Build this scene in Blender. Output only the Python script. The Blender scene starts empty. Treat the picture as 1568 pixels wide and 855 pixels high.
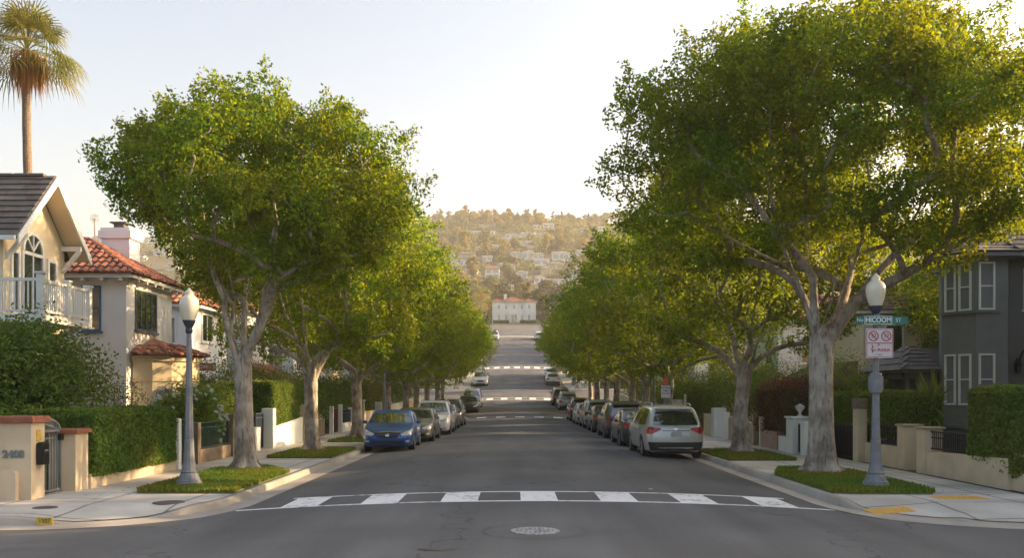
import bpy, bmesh, math, random
import numpy as np
from mathutils import Vector, Matrix
from mathutils.bvhtree import BVHTree
R = math.radians
S = bpy.context.scene
C = S.collection

# ---------------------------------------------------------------- camera, sky, sun, exposure
EYE = (-0.45, 0.0, 2.1)
cam_d = bpy.data.cameras.new('camera'); cam = bpy.data.objects.new('camera', cam_d); C.objects.link(cam)
cam.location = EYE; cam.rotation_euler = (R(90), 0, 0)
cam_d.sensor_width = 36; cam_d.lens = 36*1400/1568
cam_d.shift_x = -3/1568; cam_d.shift_y = 175.5/1568
cam_d.clip_start = 0.1; cam_d.clip_end = 6000
S.camera = cam
SUN_EL, SUN_AZ = 17.5, 76.0          # azimuth measured from +Y (down the street) towards +X (right)
W = bpy.data.worlds.new('World'); S.world = W; W.use_nodes = True
nt = W.node_tree; bg = nt.nodes['Background']
sky = nt.nodes.new('ShaderNodeTexSky'); sky.sky_type = 'NISHITA'; sky.sun_disc = False
sky.sun_elevation = R(SUN_EL); sky.sun_rotation = R(SUN_AZ)
sky.air_density = 1.0; sky.dust_density = 5.0; sky.ozone_density = .2
nt.links.new(sky.outputs[0], bg.inputs[0]); bg.inputs[1].default_value = 0.15
sd = bpy.data.lights.new('sun', 'SUN'); sun = bpy.data.objects.new('sun', sd); C.objects.link(sun)
sd.energy = 5.0; sd.angle = R(0.5); sd.color = (1.0, 0.70, 0.38)
_d = Vector((math.cos(R(SUN_EL))*math.sin(R(SUN_AZ)), math.cos(R(SUN_EL))*math.cos(R(SUN_AZ)), math.sin(R(SUN_EL))))
sun.rotation_euler = _d.to_track_quat('Z', 'Y').to_euler(); sun.location = (40, 20, 40)
S.view_settings.view_transform = 'Standard'; S.view_settings.look = 'None'
S.view_settings.exposure = 1.42; S.view_settings.gamma = 1; S.view_settings.use_curve_mapping = False
S.cycles.max_bounces = 6; S.cycles.transparent_max_bounces = 6; S.cycles.volume_bounces = 0
S.cycles.use_denoising = True

# ---------------------------------------------------------------- materials
def lin(c):
    return tuple((v/12.92 if v <= .04045 else ((v+.055)/1.055)**2.4) for v in c)
MATS = {}
def mat(name, col, rough=.7, var=.12, scale=3.0, metal=0.0, bump=0.0, bscale=30, spec=.5, col2=None, island=0.0, coat=0.0, detail=6, stretch=None):
    """procedural: base colour varied by object-space noise, optionally per island, with a noise bump"""
    if name in MATS: return MATS[name]
    m = bpy.data.materials.new(name); m.use_nodes = True; t = m.node_tree; b = t.nodes['Principled BSDF']
    N = t.nodes.new; L = t.links.new
    tc = N('ShaderNodeTexCoord'); src = tc.outputs['Object']
    if stretch:
        mp = N('ShaderNodeMapping'); mp.inputs['Scale'].default_value = stretch; L(src, mp.inputs['Vector']); src = mp.outputs[0]
    nz = N('ShaderNodeTexNoise'); nz.inputs['Scale'].default_value = scale; nz.inputs['Detail'].default_value = detail; L(src, nz.inputs['Vector'])
    mx = N('ShaderNodeMix'); mx.data_type = 'RGBA'
    c2 = col2 if col2 else tuple(max(0, c*(1-2*var)) for c in col)
    c1 = tuple(min(1, c*(1+(0 if col2 else var))) for c in col)
    rm = N('ShaderNodeMapRange'); rm.inputs[1].default_value = .3; rm.inputs[2].default_value = .7
    L(nz.outputs['Fac'], rm.inputs[0]); L(rm.outputs[0], mx.inputs['Factor'])
    mx.inputs['A'].default_value = (*c1, 1); mx.inputs['B'].default_value = (*c2, 1)
    out = mx.outputs['Result']
    if island:
        g = N('ShaderNodeNewGeometry'); hs = N('ShaderNodeHueSaturation')
        m1 = N('ShaderNodeMapRange'); m1.inputs[3].default_value = 1-island; m1.inputs[4].default_value = 1+island
        L(g.outputs['Random Per Island'], m1.inputs[0]); L(m1.outputs[0], hs.inputs['Value']); L(out, hs.inputs['Color']); out = hs.outputs[0]
    L(out, b.inputs['Base Color'])
    b.inputs['Roughness'].default_value = rough; b.inputs['Metallic'].default_value = metal
    b.inputs['Specular IOR Level'].default_value = spec; b.inputs['Coat Weight'].default_value = coat
    if bump:
        n2 = N('ShaderNodeTexNoise'); n2.inputs['Scale'].default_value = bscale; n2.inputs['Detail'].default_value = 5; L(src, n2.inputs['Vector'])
        bp = N('ShaderNodeBump'); bp.inputs['Strength'].default_value = bump; bp.inputs['Distance'].default_value = .02
        L(n2.outputs['Fac'], bp.inputs['Height']); L(bp.outputs[0], b.inputs['Normal'])
    MATS[name] = m; return m

def barkmat():
    m = bpy.data.materials.new('pale_bark'); m.use_nodes = True; t = m.node_tree; b = t.nodes['Principled BSDF']; N = t.nodes.new; L = t.links.new
    tc = N('ShaderNodeTexCoord'); mp = N('ShaderNodeMapping'); mp.inputs['Scale'].default_value = (1,1,.22); L(tc.outputs['Object'], mp.inputs['Vector'])
    n1 = N('ShaderNodeTexNoise'); n1.inputs['Scale'].default_value = 15; n1.inputs['Detail'].default_value = 8; n1.inputs['Roughness'].default_value = .65; L(mp.outputs[0], n1.inputs['Vector'])
    n2 = N('ShaderNodeTexNoise'); n2.inputs['Scale'].default_value = 2.1; n2.inputs['Detail'].default_value = 5; L(tc.outputs['Object'], n2.inputs['Vector'])
    r = N('ShaderNodeValToRGB'); e = r.color_ramp.elements; e[0].position = .36; e[0].color = (.19,.16,.135,1); e[1].position = .66; e[1].color = (.54,.48,.42,1); q = e.new(.45); q.color = (.40,.35,.30,1); L(n1.outputs['Fac'], r.inputs[0])
    r2 = N('ShaderNodeValToRGB'); e = r2.color_ramp.elements; e[0].position = .38; e[0].color = (.55,.50,.46,1); e[1].position = .6; e[1].color = (1,1,1,1); L(n2.outputs['Fac'], r2.inputs[0])
    mx = N('ShaderNodeMix'); mx.data_type = 'RGBA'; mx.blend_type = 'MULTIPLY'; mx.inputs['Factor'].default_value = 1; L(r.outputs[0], mx.inputs['A']); L(r2.outputs[0], mx.inputs['B'])
    L(mx.outputs['Result'], b.inputs['Base Color']); b.inputs['Roughness'].default_value = .9; b.inputs['Specular IOR Level'].default_value = .2
    bp = N('ShaderNodeBump'); bp.inputs['Strength'].default_value = 1; bp.inputs['Distance'].default_value = .035; L(n1.outputs['Fac'], bp.inputs['Height']); L(bp.outputs[0], b.inputs['Normal'])
    MATS['pale_bark'] = m; return m
def leafmat(name, col, trans, tw=.45, island=.35, hue=.03, rough=.6):
    m = bpy.data.materials.new(name); m.use_nodes = True; t = m.node_tree; b = t.nodes['Principled BSDF']; o = t.nodes['Material Output']
    N = t.nodes.new; L = t.links.new
    g = N('ShaderNodeNewGeometry'); rnd = g.outputs['Random Per Island']
    tc = N('ShaderNodeTexCoord'); nz = N('ShaderNodeTexNoise'); nz.inputs['Scale'].default_value = .55; nz.inputs['Detail'].default_value = 2; L(tc.outputs['Object'], nz.inputs['Vector'])
    def vary(c):
        hs = N('ShaderNodeHueSaturation'); hs.inputs['Color'].default_value = (*c, 1)
        a = N('ShaderNodeMapRange'); a.inputs[3].default_value = 1-island; a.inputs[4].default_value = 1+island; L(rnd, a.inputs[0]); L(a.outputs[0], hs.inputs['Value'])
        h = N('ShaderNodeMapRange'); h.inputs[1].default_value = .35; h.inputs[2].default_value = .65; h.inputs[3].default_value = .5-hue; h.inputs[4].default_value = .5+hue*.6; L(nz.outputs['Fac'], h.inputs[0]); L(h.outputs[0], hs.inputs['Hue'])
        return hs.outputs[0]
    L(vary(col), b.inputs['Base Color']); b.inputs['Roughness'].default_value = rough; b.inputs['Specular IOR Level'].default_value = .18
    tr = N('ShaderNodeBsdfTranslucent'); L(vary(trans), tr.inputs[0])
    mx = N('ShaderNodeMixShader'); mx.inputs[0].default_value = tw; L(b.outputs[0], mx.inputs[1]); L(tr.outputs[0], mx.inputs[2]); L(mx.outputs[0], o.inputs['Surface'])
    MATS[name] = m; return m

M = {}
M['leaf'] = leafmat('street_leaf', (.060,.132,.010), (.42,.49,.008), .38)
M['leaf_far'] = M['leaf']
M['hedge'] = leafmat('hedge_leaf', (.10,.165,.028), (.28,.34,.035), .28)
M['dark_leaf'] = leafmat('shrub_leaf', (.085,.16,.028), (.28,.36,.03), .3)
M['amber_leaf'] = leafmat('amber_leaf', (.14,.13,.025), (.46,.34,.03), .4, hue=.05)
M['red_leaf'] = leafmat('red_leaf', (.085,.085,.028), (.28,.17,.03), .3, hue=.10)
M['olive_leaf'] = leafmat('olive_leaf', (.11,.12,.06), (.3,.3,.08), .3)
M['hill_leaf'] = leafmat('hill_leaf', (.105,.125,.05), (.30,.29,.06), .35, island=.4, hue=.05)
M['hill_leaf2'] = leafmat('hill_leaf_gold', (.18,.16,.045), (.46,.38,.06), .4, island=.4, hue=.04)
M['hill_leaf3'] = leafmat('hill_leaf_dark', (.055,.062,.032), (.16,.14,.04), .3, island=.4)
M['palm_leaf'] = leafmat('palm_leaf', (.10,.13,.03), (.40,.36,.06), .35)
M['palm_dead'] = leafmat('palm_dead', (.30,.15,.05), (.55,.28,.08), .35)
M['petal'] = mat('white_petal', (.75,.75,.70), .6, .05)
M['grass'] = leafmat('grass_blade', (.10,.155,.022), (.26,.34,.03), .3, island=.45, hue=.06)
M['soil'] = mat('soil', (.075,.055,.038), .95, .3, 2, bump=.5)
M['turf'] = mat('turf', (.07,.10,.022), .95, .25, 4, bump=.4, col2=(.13,.11,.045))
M['garden'] = mat('garden_ground', (.05,.07,.025), .95, .3, 1.5)
M['hillsoil'] = mat('hill_soil', (.15,.115,.065), .95, .3, .06, col2=(.075,.066,.038), detail=10)
M['bark'] = barkmat()
M['palm_bark'] = mat('palm_bark', (.20,.15,.11), .95, .25, 8, bump=.8, bscale=20, stretch=(1,1,3))
M['stucco_cream'] = mat('stucco_cream', (.70,.58,.40), .9, .05, 1.2, bump=.25, bscale=60)
M['stucco_wall'] = mat('stucco_garden', (.62,.50,.35), .92, .09, 1.6, bump=.3, bscale=60)
M['stucco_white'] = mat('stucco_white', (.80,.79,.78), .9, .04, .8, bump=.2, bscale=60)
M['stucco_pink'] = mat('stucco_pink', (.78,.71,.70), .9, .04, .8, bump=.2, bscale=60)
M['stucco_grey'] = mat('stucco_grey', (.17,.178,.185), .92, .06, 1.5, bump=.25, bscale=60)
M['stucco_grey2'] = mat('stucco_grey_bay', (.21,.22,.228), .92, .06, 1.5, bump=.25, bscale=60)
M['stucco_rose'] = mat('stucco_rose', (.40,.26,.20), .92, .08, 2, bump=.3, bscale=50)
M['stucco_tan'] = mat('stucco_tan', (.38,.29,.20), .92, .1, 2, bump=.3, bscale=50)
M['white'] = mat('white_paint', (.78,.77,.74), .5, .04, 2)
M['bluetrim'] = mat('blue_trim', (.05,.14,.24), .5, .06)
M['sash'] = mat('dark_sash', (.10,.12,.14), .5, .06)
M['black'] = mat('black_metal', (.015,.015,.017), .45, .1, metal=.3)
M['gatemetal'] = mat('grey_gate_metal', (.22,.24,.24), .5, .1, metal=.4)
M['greenmetal'] = mat('green_gate', (.02,.055,.045), .5, .1)
M['bluemetal'] = mat('blue_gate', (.03,.05,.085), .5, .1)
M['redwood'] = mat('red_gate', (.16,.045,.03), .7, .2, 6)
M['brownpost'] = mat('brown_post', (.20,.15,.11), .85, .15, 3, bump=.3)
M['terracotta'] = mat('terracotta_cap', (.30,.105,.06), .85, .15, 5, bump=.3)
M['rooftile'] = mat('roof_tile', (.33,.125,.075), .85, .15, 1.5, island=.45, col2=(.19,.075,.05))
M['rooftile2'] = mat('roof_tile_orange', (.40,.17,.095), .85, .15, 1.5, island=.4, col2=(.28,.11,.065))
M['slate'] = mat('slate', (.105,.09,.082), .7, .15, 3, island=.25)
M['brownshingle'] = mat('brown_shingle', (.15,.085,.06), .85, .2, 3, island=.35)
M['stone'] = mat('stone_wall', (.26,.21,.16), .92, .25, 4, bump=.7, bscale=9, col2=(.13,.105,.08))
M['lampmetal'] = mat('lamp_metal', (.20,.205,.225), .6, .12, 6, bump=.2, bscale=80, metal=.1)
M['lampcollar'] = mat('lamp_collar', (.03,.035,.06), .5, .1)
M['globe'] = mat('globe_glass', (.72,.66,.52), .25, .05, 3, spec=.6)
M['signwhite'] = mat('sign_white', (.62,.58,.60), .5, .05, 6)
M['signgreen'] = mat('sign_green', (.015,.16,.15), .45, .05)
M['signred'] = mat('sign_red', (.45,.04,.05), .5, .05)
M['signink'] = mat('sign_ink', (.03,.03,.04), .6, .05)
M['signletter'] = mat('sign_letter', (.75,.78,.76), .5, .03)
M['orange'] = mat('orange_paint', (.62,.13,.05), .6, .05)
M['tactile'] = mat('tactile_yellow', (.72,.42,.10), .8, .12, 14, bump=.5, bscale=60)
M['curbyellow'] = mat('curb_yellow', (.60,.40,.05), .7, .12, 20)
M['iron'] = mat('iron_cover', (.34,.34,.34), .6, .35, 18, bump=.6, bscale=40)
M['drain'] = mat('drain_cover', (.10,.085,.07), .8, .2, 18)
M['tyre'] = mat('tyre', (.018,.018,.019), .85, .1)
M['rim'] = mat('rim', (.35,.35,.36), .35, .05, metal=.8)
M['trim'] = mat('black_trim', (.02,.02,.022), .6, .05)
M['chrome'] = mat('chrome', (.6,.6,.6), .2, .02, metal=.9)
M['plate'] = mat('plate', (.42,.42,.44), .5, .2, 30)
M['taillens'] = mat('tail_lens', (.42,.015,.02), .15, .15, 12, spec=.7)
M['headlens'] = mat('head_lens', (.55,.56,.58), .08, .25, 20, spec=.9)
M['wood'] = mat('utility_wood', (.30,.22,.15), .9, .2, 4)
M['awning'] = mat('metal_awning', (.50,.52,.55), .5, .06)
M['redtape'] = mat('red_banner', (.55,.07,.04), .6, .05)
M['lantern'] = mat('lantern', (.02,.02,.02), .5)
def glassm(name, col, rough=.04):
    m = bpy.data.materials.new(name); m.use_nodes = True; t = m.node_tree; b = t.nodes['Principled BSDF']
    tc = t.nodes.new('ShaderNodeTexCoord'); nz = t.nodes.new('ShaderNodeTexNoise'); nz.inputs['Scale'].default_value = 1.5
    t.links.new(tc.outputs['Object'], nz.inputs['Vector']); r = t.nodes.new('ShaderNodeValToRGB')
    r.color_ramp.elements[0].position = .35; r.color_ramp.elements[0].color = (*[c*.5 for c in col], 1)
    r.color_ramp.elements[1].position = .65; r.color_ramp.elements[1].color = (*[c*1.6 for c in col], 1)
    t.links.new(nz.outputs['Fac'], r.inputs[0]); t.links.new(r.outputs[0], b.inputs['Base Color'])
    b.inputs['Roughness'].default_value = rough; b.inputs['Specular IOR Level'].default_value = .9; b.inputs['IOR'].default_value = 2.1
    bp = t.nodes.new('ShaderNodeBump'); bp.inputs['Strength'].default_value = .04; t.links.new(nz.outputs['Fac'], bp.inputs['Height']); t.links.new(bp.outputs[0], b.inputs['Normal'])
    MATS[name] = m; return m
M['pane'] = glassm('window_pane', (.035,.04,.045))
M['carglass'] = glassm('car_glass', (.015,.02,.022), .03)
CARP = {}
def paint(col, metal=.35):
    k = tuple(col)
    if k not in CARP: CARP[k] = mat('car_paint_%d' % len(CARP), col, .32, .02, 1.5, metal=metal, coat=.8, spec=.5)
    return CARP[k]

# asphalt: speckle, worn patches, cracks and seams, all fixed to the road
def asphalt():
    m = bpy.data.materials.new('asphalt'); m.use_nodes = True; t = m.node_tree; b = t.nodes['Principled BSDF']; N = t.nodes.new; L = t.links.new
    tc = N('ShaderNodeTexCoord'); P_ = tc.outputs['Object']
    n1 = N('ShaderNodeTexNoise'); n1.inputs['Scale'].default_value = 90; n1.inputs['Detail'].default_value = 3; L(P_, n1.inputs['Vector'])
    mp = N('ShaderNodeMapping'); mp.inputs['Scale'].default_value = (1, .12, 1); L(P_, mp.inputs['Vector'])
    n2 = N('ShaderNodeTexNoise'); n2.inputs['Scale'].default_value = .9; n2.inputs['Detail'].default_value = 7; L(mp.outputs[0], n2.inputs['Vector'])
    n3 = N('ShaderNodeTexNoise'); n3.inputs['Scale'].default_value = .35; n3.inputs['Detail'].default_value = 5; L(P_, n3.inputs['Vector'])
    vo = N('ShaderNodeTexVoronoi'); vo.feature = 'DISTANCE_TO_EDGE'; vo.inputs['Scale'].default_value = .16; 
    dn = N('ShaderNodeTexNoise'); dn.inputs['Scale'].default_value = 1.2; dn.inputs['Detail'].default_value = 6; L(P_, dn.inputs['Vector'])
    ad = N('ShaderNodeVectorMath'); ad.operation = 'MULTIPLY_ADD'; ad.inputs[1].default_value = (2.2,2.2,0); L(dn.outputs['Color'], ad.inputs[0]); L(P_, ad.inputs[2]); L(ad.outputs[0], vo.inputs['Vector'])
    ck = N('ShaderNodeMapRange'); ck.inputs[1].default_value = .0; ck.inputs[2].default_value = .006; ck.inputs[3].default_value = .5; ck.inputs[4].default_value = 1; L(vo.outputs['Distance'], ck.inputs[0])
    ck2 = N('ShaderNodeMapRange'); ck2.inputs[1].default_value = .42; ck2.inputs[2].default_value = .52; L(n3.outputs['Fac'], ck2.inputs[0])
    cm = N('ShaderNodeMix'); cm.inputs['A'].default_value = 1; L(ck2.outputs[0], cm.inputs['Factor']); L(ck.outputs[0], cm.inputs['B'])
    a = N('ShaderNodeMapRange'); a.inputs[1].default_value = .25; a.inputs[2].default_value = .75; a.inputs[3].default_value = .72; a.inputs[4].default_value = 1.25; L(n2.outputs['Fac'], a.inputs[0])
    s = N('ShaderNodeMapRange'); s.inputs[1].default_value = .3; s.inputs[2].default_value = .7; s.inputs[3].default_value = .7; s.inputs[4].default_value = 1.3; L(n1.outputs['Fac'], s.inputs[0])
    f = N('ShaderNodeMapRange'); f.inputs[1].default_value = .3; f.inputs[2].default_value = .7; f.inputs[3].default_value = .82; f.inputs[4].default_value = 1.15; L(n3.outputs['Fac'], f.inputs[0])
    def mul(x, y):
        q = N('ShaderNodeMath'); q.operation = 'MULTIPLY'; L(x, q.inputs[0]); L(y, q.inputs[1]); return q.outputs[0]
    v = mul(mul(mul(a.outputs[0], s.outputs[0]), f.outputs[0]), cm.outputs['Result'])
    sc = N('ShaderNodeVectorMath'); sc.operation = 'SCALE'; sc.inputs[0].default_value = (.122,.121,.123); L(v, sc.inputs['Scale']); L(sc.outputs[0], b.inputs['Base Color'])
    b.inputs['Roughness'].default_value = .85; b.inputs['Specular IOR Level'].default_value = .3
    bp = N('ShaderNodeBump'); bp.inputs['Strength'].default_value = .5; bp.inputs['Distance'].default_value = .008; L(n1.outputs['Fac'], bp.inputs['Height']); L(bp.outputs[0], b.inputs['Normal'])
    return m
M['asphalt'] = asphalt()
def concrete(name, col, joint=1.5, jd=.6):
    m = bpy.data.materials.new(name); m.use_nodes = True; t = m.node_tree; b = t.nodes['Principled BSDF']; N = t.nodes.new; L = t.links.new
    tc = N('ShaderNodeTexCoord'); P_ = tc.outputs['Object']; sx = N('ShaderNodeSeparateXYZ'); L(P_, sx.inputs[0])
    def math_(op, x, y=None, v=None):
        q = N('ShaderNodeMath'); q.operation = op
        L(x, q.inputs[0])
        if y is not None: L(y, q.inputs[1])
        elif v is not None: q.inputs[1].default_value = v
        return q.outputs[0]
    def line(o, per, off=0.0, wd=.017):
        d = math_('PINGPONG', math_('ADD', o, v=off), v=per/2)
        q = N('ShaderNodeMapRange'); q.inputs[1].default_value = wd; q.inputs[2].default_value = wd*1.8; q.inputs[3].default_value = 1-jd; q.inputs[4].default_value = 1; L(d, q.inputs[0]); return q.outputs[0]
    n1 = N('ShaderNodeTexNoise'); n1.inputs['Scale'].default_value = .8; n1.inputs['Detail'].default_value = 8; L(P_, n1.inputs['Vector'])
    n2 = N('ShaderNodeTexNoise'); n2.inputs['Scale'].default_value = 60; L(P_, n2.inputs['Vector'])
    a = N('ShaderNodeMapRange'); a.inputs[1].default_value = .3; a.inputs[2].default_value = .7; a.inputs[3].default_value = .74; a.inputs[4].default_value = 1.15; L(n1.outputs['Fac'], a.inputs[0])
    c = N('ShaderNodeMapRange'); c.inputs[1].default_value = .3; c.inputs[2].default_value = .7; c.inputs[3].default_value = .88; c.inputs[4].default_value = 1.1; L(n2.outputs['Fac'], c.inputs[0])
    v = math_('MULTIPLY', a.outputs[0], c.outputs[0])
    if joint:
        v = math_('MULTIPLY', v, line(sx.outputs['X'], joint, .4)); v = math_('MULTIPLY', v, line(sx.outputs['Y'], joint, .1))
    sc = N('ShaderNodeVectorMath'); sc.operation = 'SCALE'; sc.inputs[0].default_value = col; L(v, sc.inputs['Scale']); L(sc.outputs[0], b.inputs['Base Color'])
    b.inputs['Roughness'].default_value = .9; b.inputs['Specular IOR Level'].default_value = .25
    return m
M['walk'] = concrete('sidewalk_concrete', (.52,.485,.44), 1.5)
M['curb'] = concrete('curb_concrete', (.38,.345,.30), 0)
M['gutter'] = concrete('gutter_concrete', (.42,.375,.33), 0)
M['paintline'] = None
def roadpaint():
    m = bpy.data.materials.new('road_paint'); m.use_nodes = True; t = m.node_tree; b = t.nodes['Principled BSDF']; N = t.nodes.new; L = t.links.new
    tc = N('ShaderNodeTexCoord'); n = N('ShaderNodeTexNoise'); n.inputs['Scale'].default_value = 9; n.inputs['Detail'].default_value = 9; L(tc.outputs['Object'], n.inputs['Vector'])
    n2 = N('ShaderNodeTexNoise'); n2.inputs['Scale'].default_value = 1.1; n2.inputs['Detail'].default_value = 4; L(tc.outputs['Object'], n2.inputs['Vector'])
    ad = N('ShaderNodeMath'); ad.operation = 'ADD'; L(n.outputs['Fac'], ad.inputs[0]); L(n2.outputs['Fac'], ad.inputs[1])
    r = N('ShaderNodeValToRGB'); r.color_ramp.elements[0].position = .60; r.color_ramp.elements[0].color = (.74,.73,.72,1); r.color_ramp.elements[1].position = .70; r.color_ramp.elements[1].color = (.24,.235,.23,1)
    e = r.color_ramp.elements.new(.5); e.color = (.80,.79,.78,1)
    hf = N('ShaderNodeMath'); hf.operation = 'MULTIPLY'; hf.inputs[1].default_value = .55; L(ad.outputs[0], hf.inputs[0])
    L(hf.outputs[0], r.inputs[0]); L(r.outputs[0], b.inputs['Base Color']); b.inputs['Roughness'].default_value = .8
    return m
M['paintline'] = roadpaint()

# ---------------------------------------------------------------- object helpers
def tag(o, label=None, cat=None, group=None, kind=None):
    if label: o['label'] = label
    if cat: o['category'] = cat
    if group: o['group'] = group
    if kind: o['kind'] = kind
    return o
def thing(name, label, cat, loc=(0,0,0), rz=0, group=None):
    o = bpy.data.objects.new(name, None); C.objects.link(o); o.location = loc; o.rotation_euler = (0,0,rz); o.empty_display_size = .3
    return tag(o, label, cat, group)
def link(name, me, parent=None):
    o = bpy.data.objects.new(name, me); C.objects.link(o)
    if parent is not None: o.parent = parent
    return o
def np_mesh(name, V, F, m, smooth=False):
    V = np.asarray(V, dtype=np.float32); F = np.asarray(F, dtype=np.int32)
    me = bpy.data.meshes.new(name); me.vertices.add(len(V)); me.vertices.foreach_set('co', V.ravel())
    k = F.shape[1]; me.loops.add(F.size); me.loops.foreach_set('vertex_index', F.ravel())
    me.polygons.add(len(F)); me.polygons.foreach_set('loop_start', np.arange(0, F.size, k, dtype=np.int32))
    me.polygons.foreach_set('loop_total', np.full(len(F), k, dtype=np.int32))
    if smooth: me.polygons.foreach_set('use_smooth', np.ones(len(F), dtype=bool))
    me.materials.append(m); me.update(calc_edges=True); return me
def copy_tree(o, parent=None):
    c = o.copy(); C.objects.link(c); c.parent = parent
    for ch in list(o.children): copy_tree(ch, c)
    return c

class MB:
    """collects shapes in world or local coordinates and links them as one mesh object"""
    def __init__(s): s.v = []; s.f = []
    def add(s, vs, fs):
        n = len(s.v); s.v += [tuple(p) for p in vs]; s.f += [tuple(i+n for i in f) for f in fs]; return s
    def box(s, x0, x1, y0, y1, z0, z1, bev=0):
        if bev:
            b = bev; P8 = []
            for z, k in ((z0, 0), (z1-b, 0), (z1, b)):
                P8 += [(x0+k,y0+k,z),(x1-k,y0+k,z),(x1-k,y1-k,z),(x0+k,y1-k,z)]
            return s.add(P8, [(3,2,1,0)]+[(r+i, r+(i+1)%4, r+4+(i+1)%4, r+4+i) for r in (0,4) for i in range(4)]+[(8,9,10,11)])
        return s.add([(x0,y0,z0),(x1,y0,z0),(x1,y1,z0),(x0,y1,z0),(x0,y0,z1),(x1,y0,z1),(x1,y1,z1),(x0,y1,z1)],
                     [(3,2,1,0),(4,5,6,7),(0,1,5,4),(1,2,6,5),(2,3,7,6),(3,0,4,7)])
    def quad(s, a, b, c, d): return s.add([a,b,c,d], [(0,1,2,3)])
    def prism(s, poly, z0, z1, zf=None):
        n = len(poly); g = (lambda x, y: 0) if zf is None else zf
        vs = [(x,y,z0+g(x,y)) for x,y in poly]+[(x,y,z1+g(x,y)) for x,y in poly]
        return s.add(vs, [tuple(range(n-1,-1,-1)), tuple(range(n,2*n))]+[(i,(i+1)%n,n+(i+1)%n,n+i) for i in range(n)])
    def extr(s, pts, vec):
        """extrude a planar 3D polygon by vec"""
        n = len(pts); vec = Vector(vec); p = [Vector(q) for q in pts]
        return s.add([tuple(q) for q in p]+[tuple(q+vec) for q in p], [tuple(range(n-1,-1,-1)), tuple(range(n,2*n))]+[(i,(i+1)%n,n+(i+1)%n,n+i) for i in range(n)])
    def tube(s, pts, rad, n=8, cap=True):
        pts = [Vector(p) for p in pts]; rad = rad if hasattr(rad, '__len__') else [rad]*len(pts)
        d0 = (pts[1]-pts[0]).normalized(); u = d0.orthogonal().normalized(); base = len(s.v); vs = []
        for i, p in enumerate(pts):
            d = (pts[min(i+1,len(pts)-1)]-pts[max(i-1,0)]).normalized(); u = (u-d*u.dot(d)).normalized(); w = d.cross(u)
            for k in range(n):
                a = 2*math.pi*k/n; vs.append(p+(u*math.cos(a)+w*math.sin(a))*rad[i])
        fs = [(i*n+k, i*n+(k+1)%n, (i+1)*n+(k+1)%n, (i+1)*n+k) for i in range(len(pts)-1) for k in range(n)]
        if cap: fs += [tuple(range(n-1,-1,-1)), tuple((len(pts)-1)*n+k for k in range(n))]
        return s.add(vs, fs)
    def bar(s, a, b, w, h=None):
        h = h or w; a = Vector(a); b = Vector(b); d = (b-a).normalized(); u = d.cross(Vector((0,0,1)))
        u = u.normalized() if u.length > 1e-4 else Vector((1,0,0)); v = u.cross(d)
        P8 = [p+u*sx*w/2+v*sz*h/2 for p in (a,b) for sx, sz in ((-1,-1),(1,-1),(1,1),(-1,1))]
        return s.add(P8, [(3,2,1,0),(4,5,6,7),(0,1,5,4),(1,2,6,5),(2,3,7,6),(3,0,4,7)])
    def lathe(s, prof, n=24, c=(0,0,0)):
        vs = [(c[0]+r*math.cos(2*math.pi*k/n), c[1]+r*math.sin(2*math.pi*k/n), c[2]+z) for r,z in prof for k in range(n)]
        fs = [(i*n+k, i*n+(k+1)%n, (i+1)*n+(k+1)%n, (i+1)*n+k) for i in range(len(prof)-1) for k in range(n)]
        fs += [tuple(range(n-1,-1,-1)), tuple((len(prof)-1)*n+k for k in range(n))]
        return s.add(vs, fs)
    def build(s, name, m, parent=None, smooth=False, local=False):
        o0 = Vector((0,0,0)) if (parent is None or local) else parent.location.copy()
        if parent is not None and not local and parent.parent is not None:
            o0 = o0 + parent.parent.location
        me = bpy.data.meshes.new(name); me.from_pydata([(x-o0.x,y-o0.y,z-o0.z) for x,y,z in s.v], [], s.f)
        me.materials.append(m); me.update()
        if smooth:
            me.polygons.foreach_set('use_smooth', [True]*len(me.polygons))
            try: me.set_sharp_from_angle(angle=R(40))
            except Exception: pass
        return link(name, me, parent)
# ---------------------------------------------------------------- terrain
_cp = [(-80,0),(66,0),(83,.5),(92,1.35),(100,2.0),(112,2.9),(135,5.6),(187,13.6),(215,17.2),(280,23.7),(330,31),(450,64),(600,108),(750,139),(800,140),(1000,85),(1300,60)]
_ty = np.arange(-80, 1300.5, .5); _tz = np.interp(_ty, [c[0] for c in _cp], [c[1] for c in _cp])
_k = np.exp(-.5*(np.arange(-16,17)*.5/3.2)**2); _k /= _k.sum(); _tz = np.convolve(np.pad(_tz, 16, mode='edge'), _k, 'valid')
def P(y): return float(np.interp(y, _ty, _tz))
def GZ(x, y):
    z = P(y)
    if y > 300:
        k = min(1, (y-300)/300); z += k*(2*math.sin(x*.021+1.3)+2*math.sin(x*.047+y*.013)+3*math.sin(y*.031+x*.017)); z -= k*14*min(1, max(0, (-x-60)/180))
    return z
HW0, HW1 = -5.75, 5.6                 # gutter lines of the street
def crown(x, y):
    if not HW0 < x < HW1: return 0
    k = min(1, max(0, (y-3)/7)); return .2*k*(1-(x/5.7)**2)
def px(u, v, Z): return (EYE[0]+(u-787)/1400*Z, Z, EYE[2]-(v-603)/1400*Z)
def ray_ground(u, v):
    y = 200.0
    while y < 900:
        p = px(u, v, y)
        if p[2] <= GZ(p[0], y): return p[0], y
        y += 1.0
    return None
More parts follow.
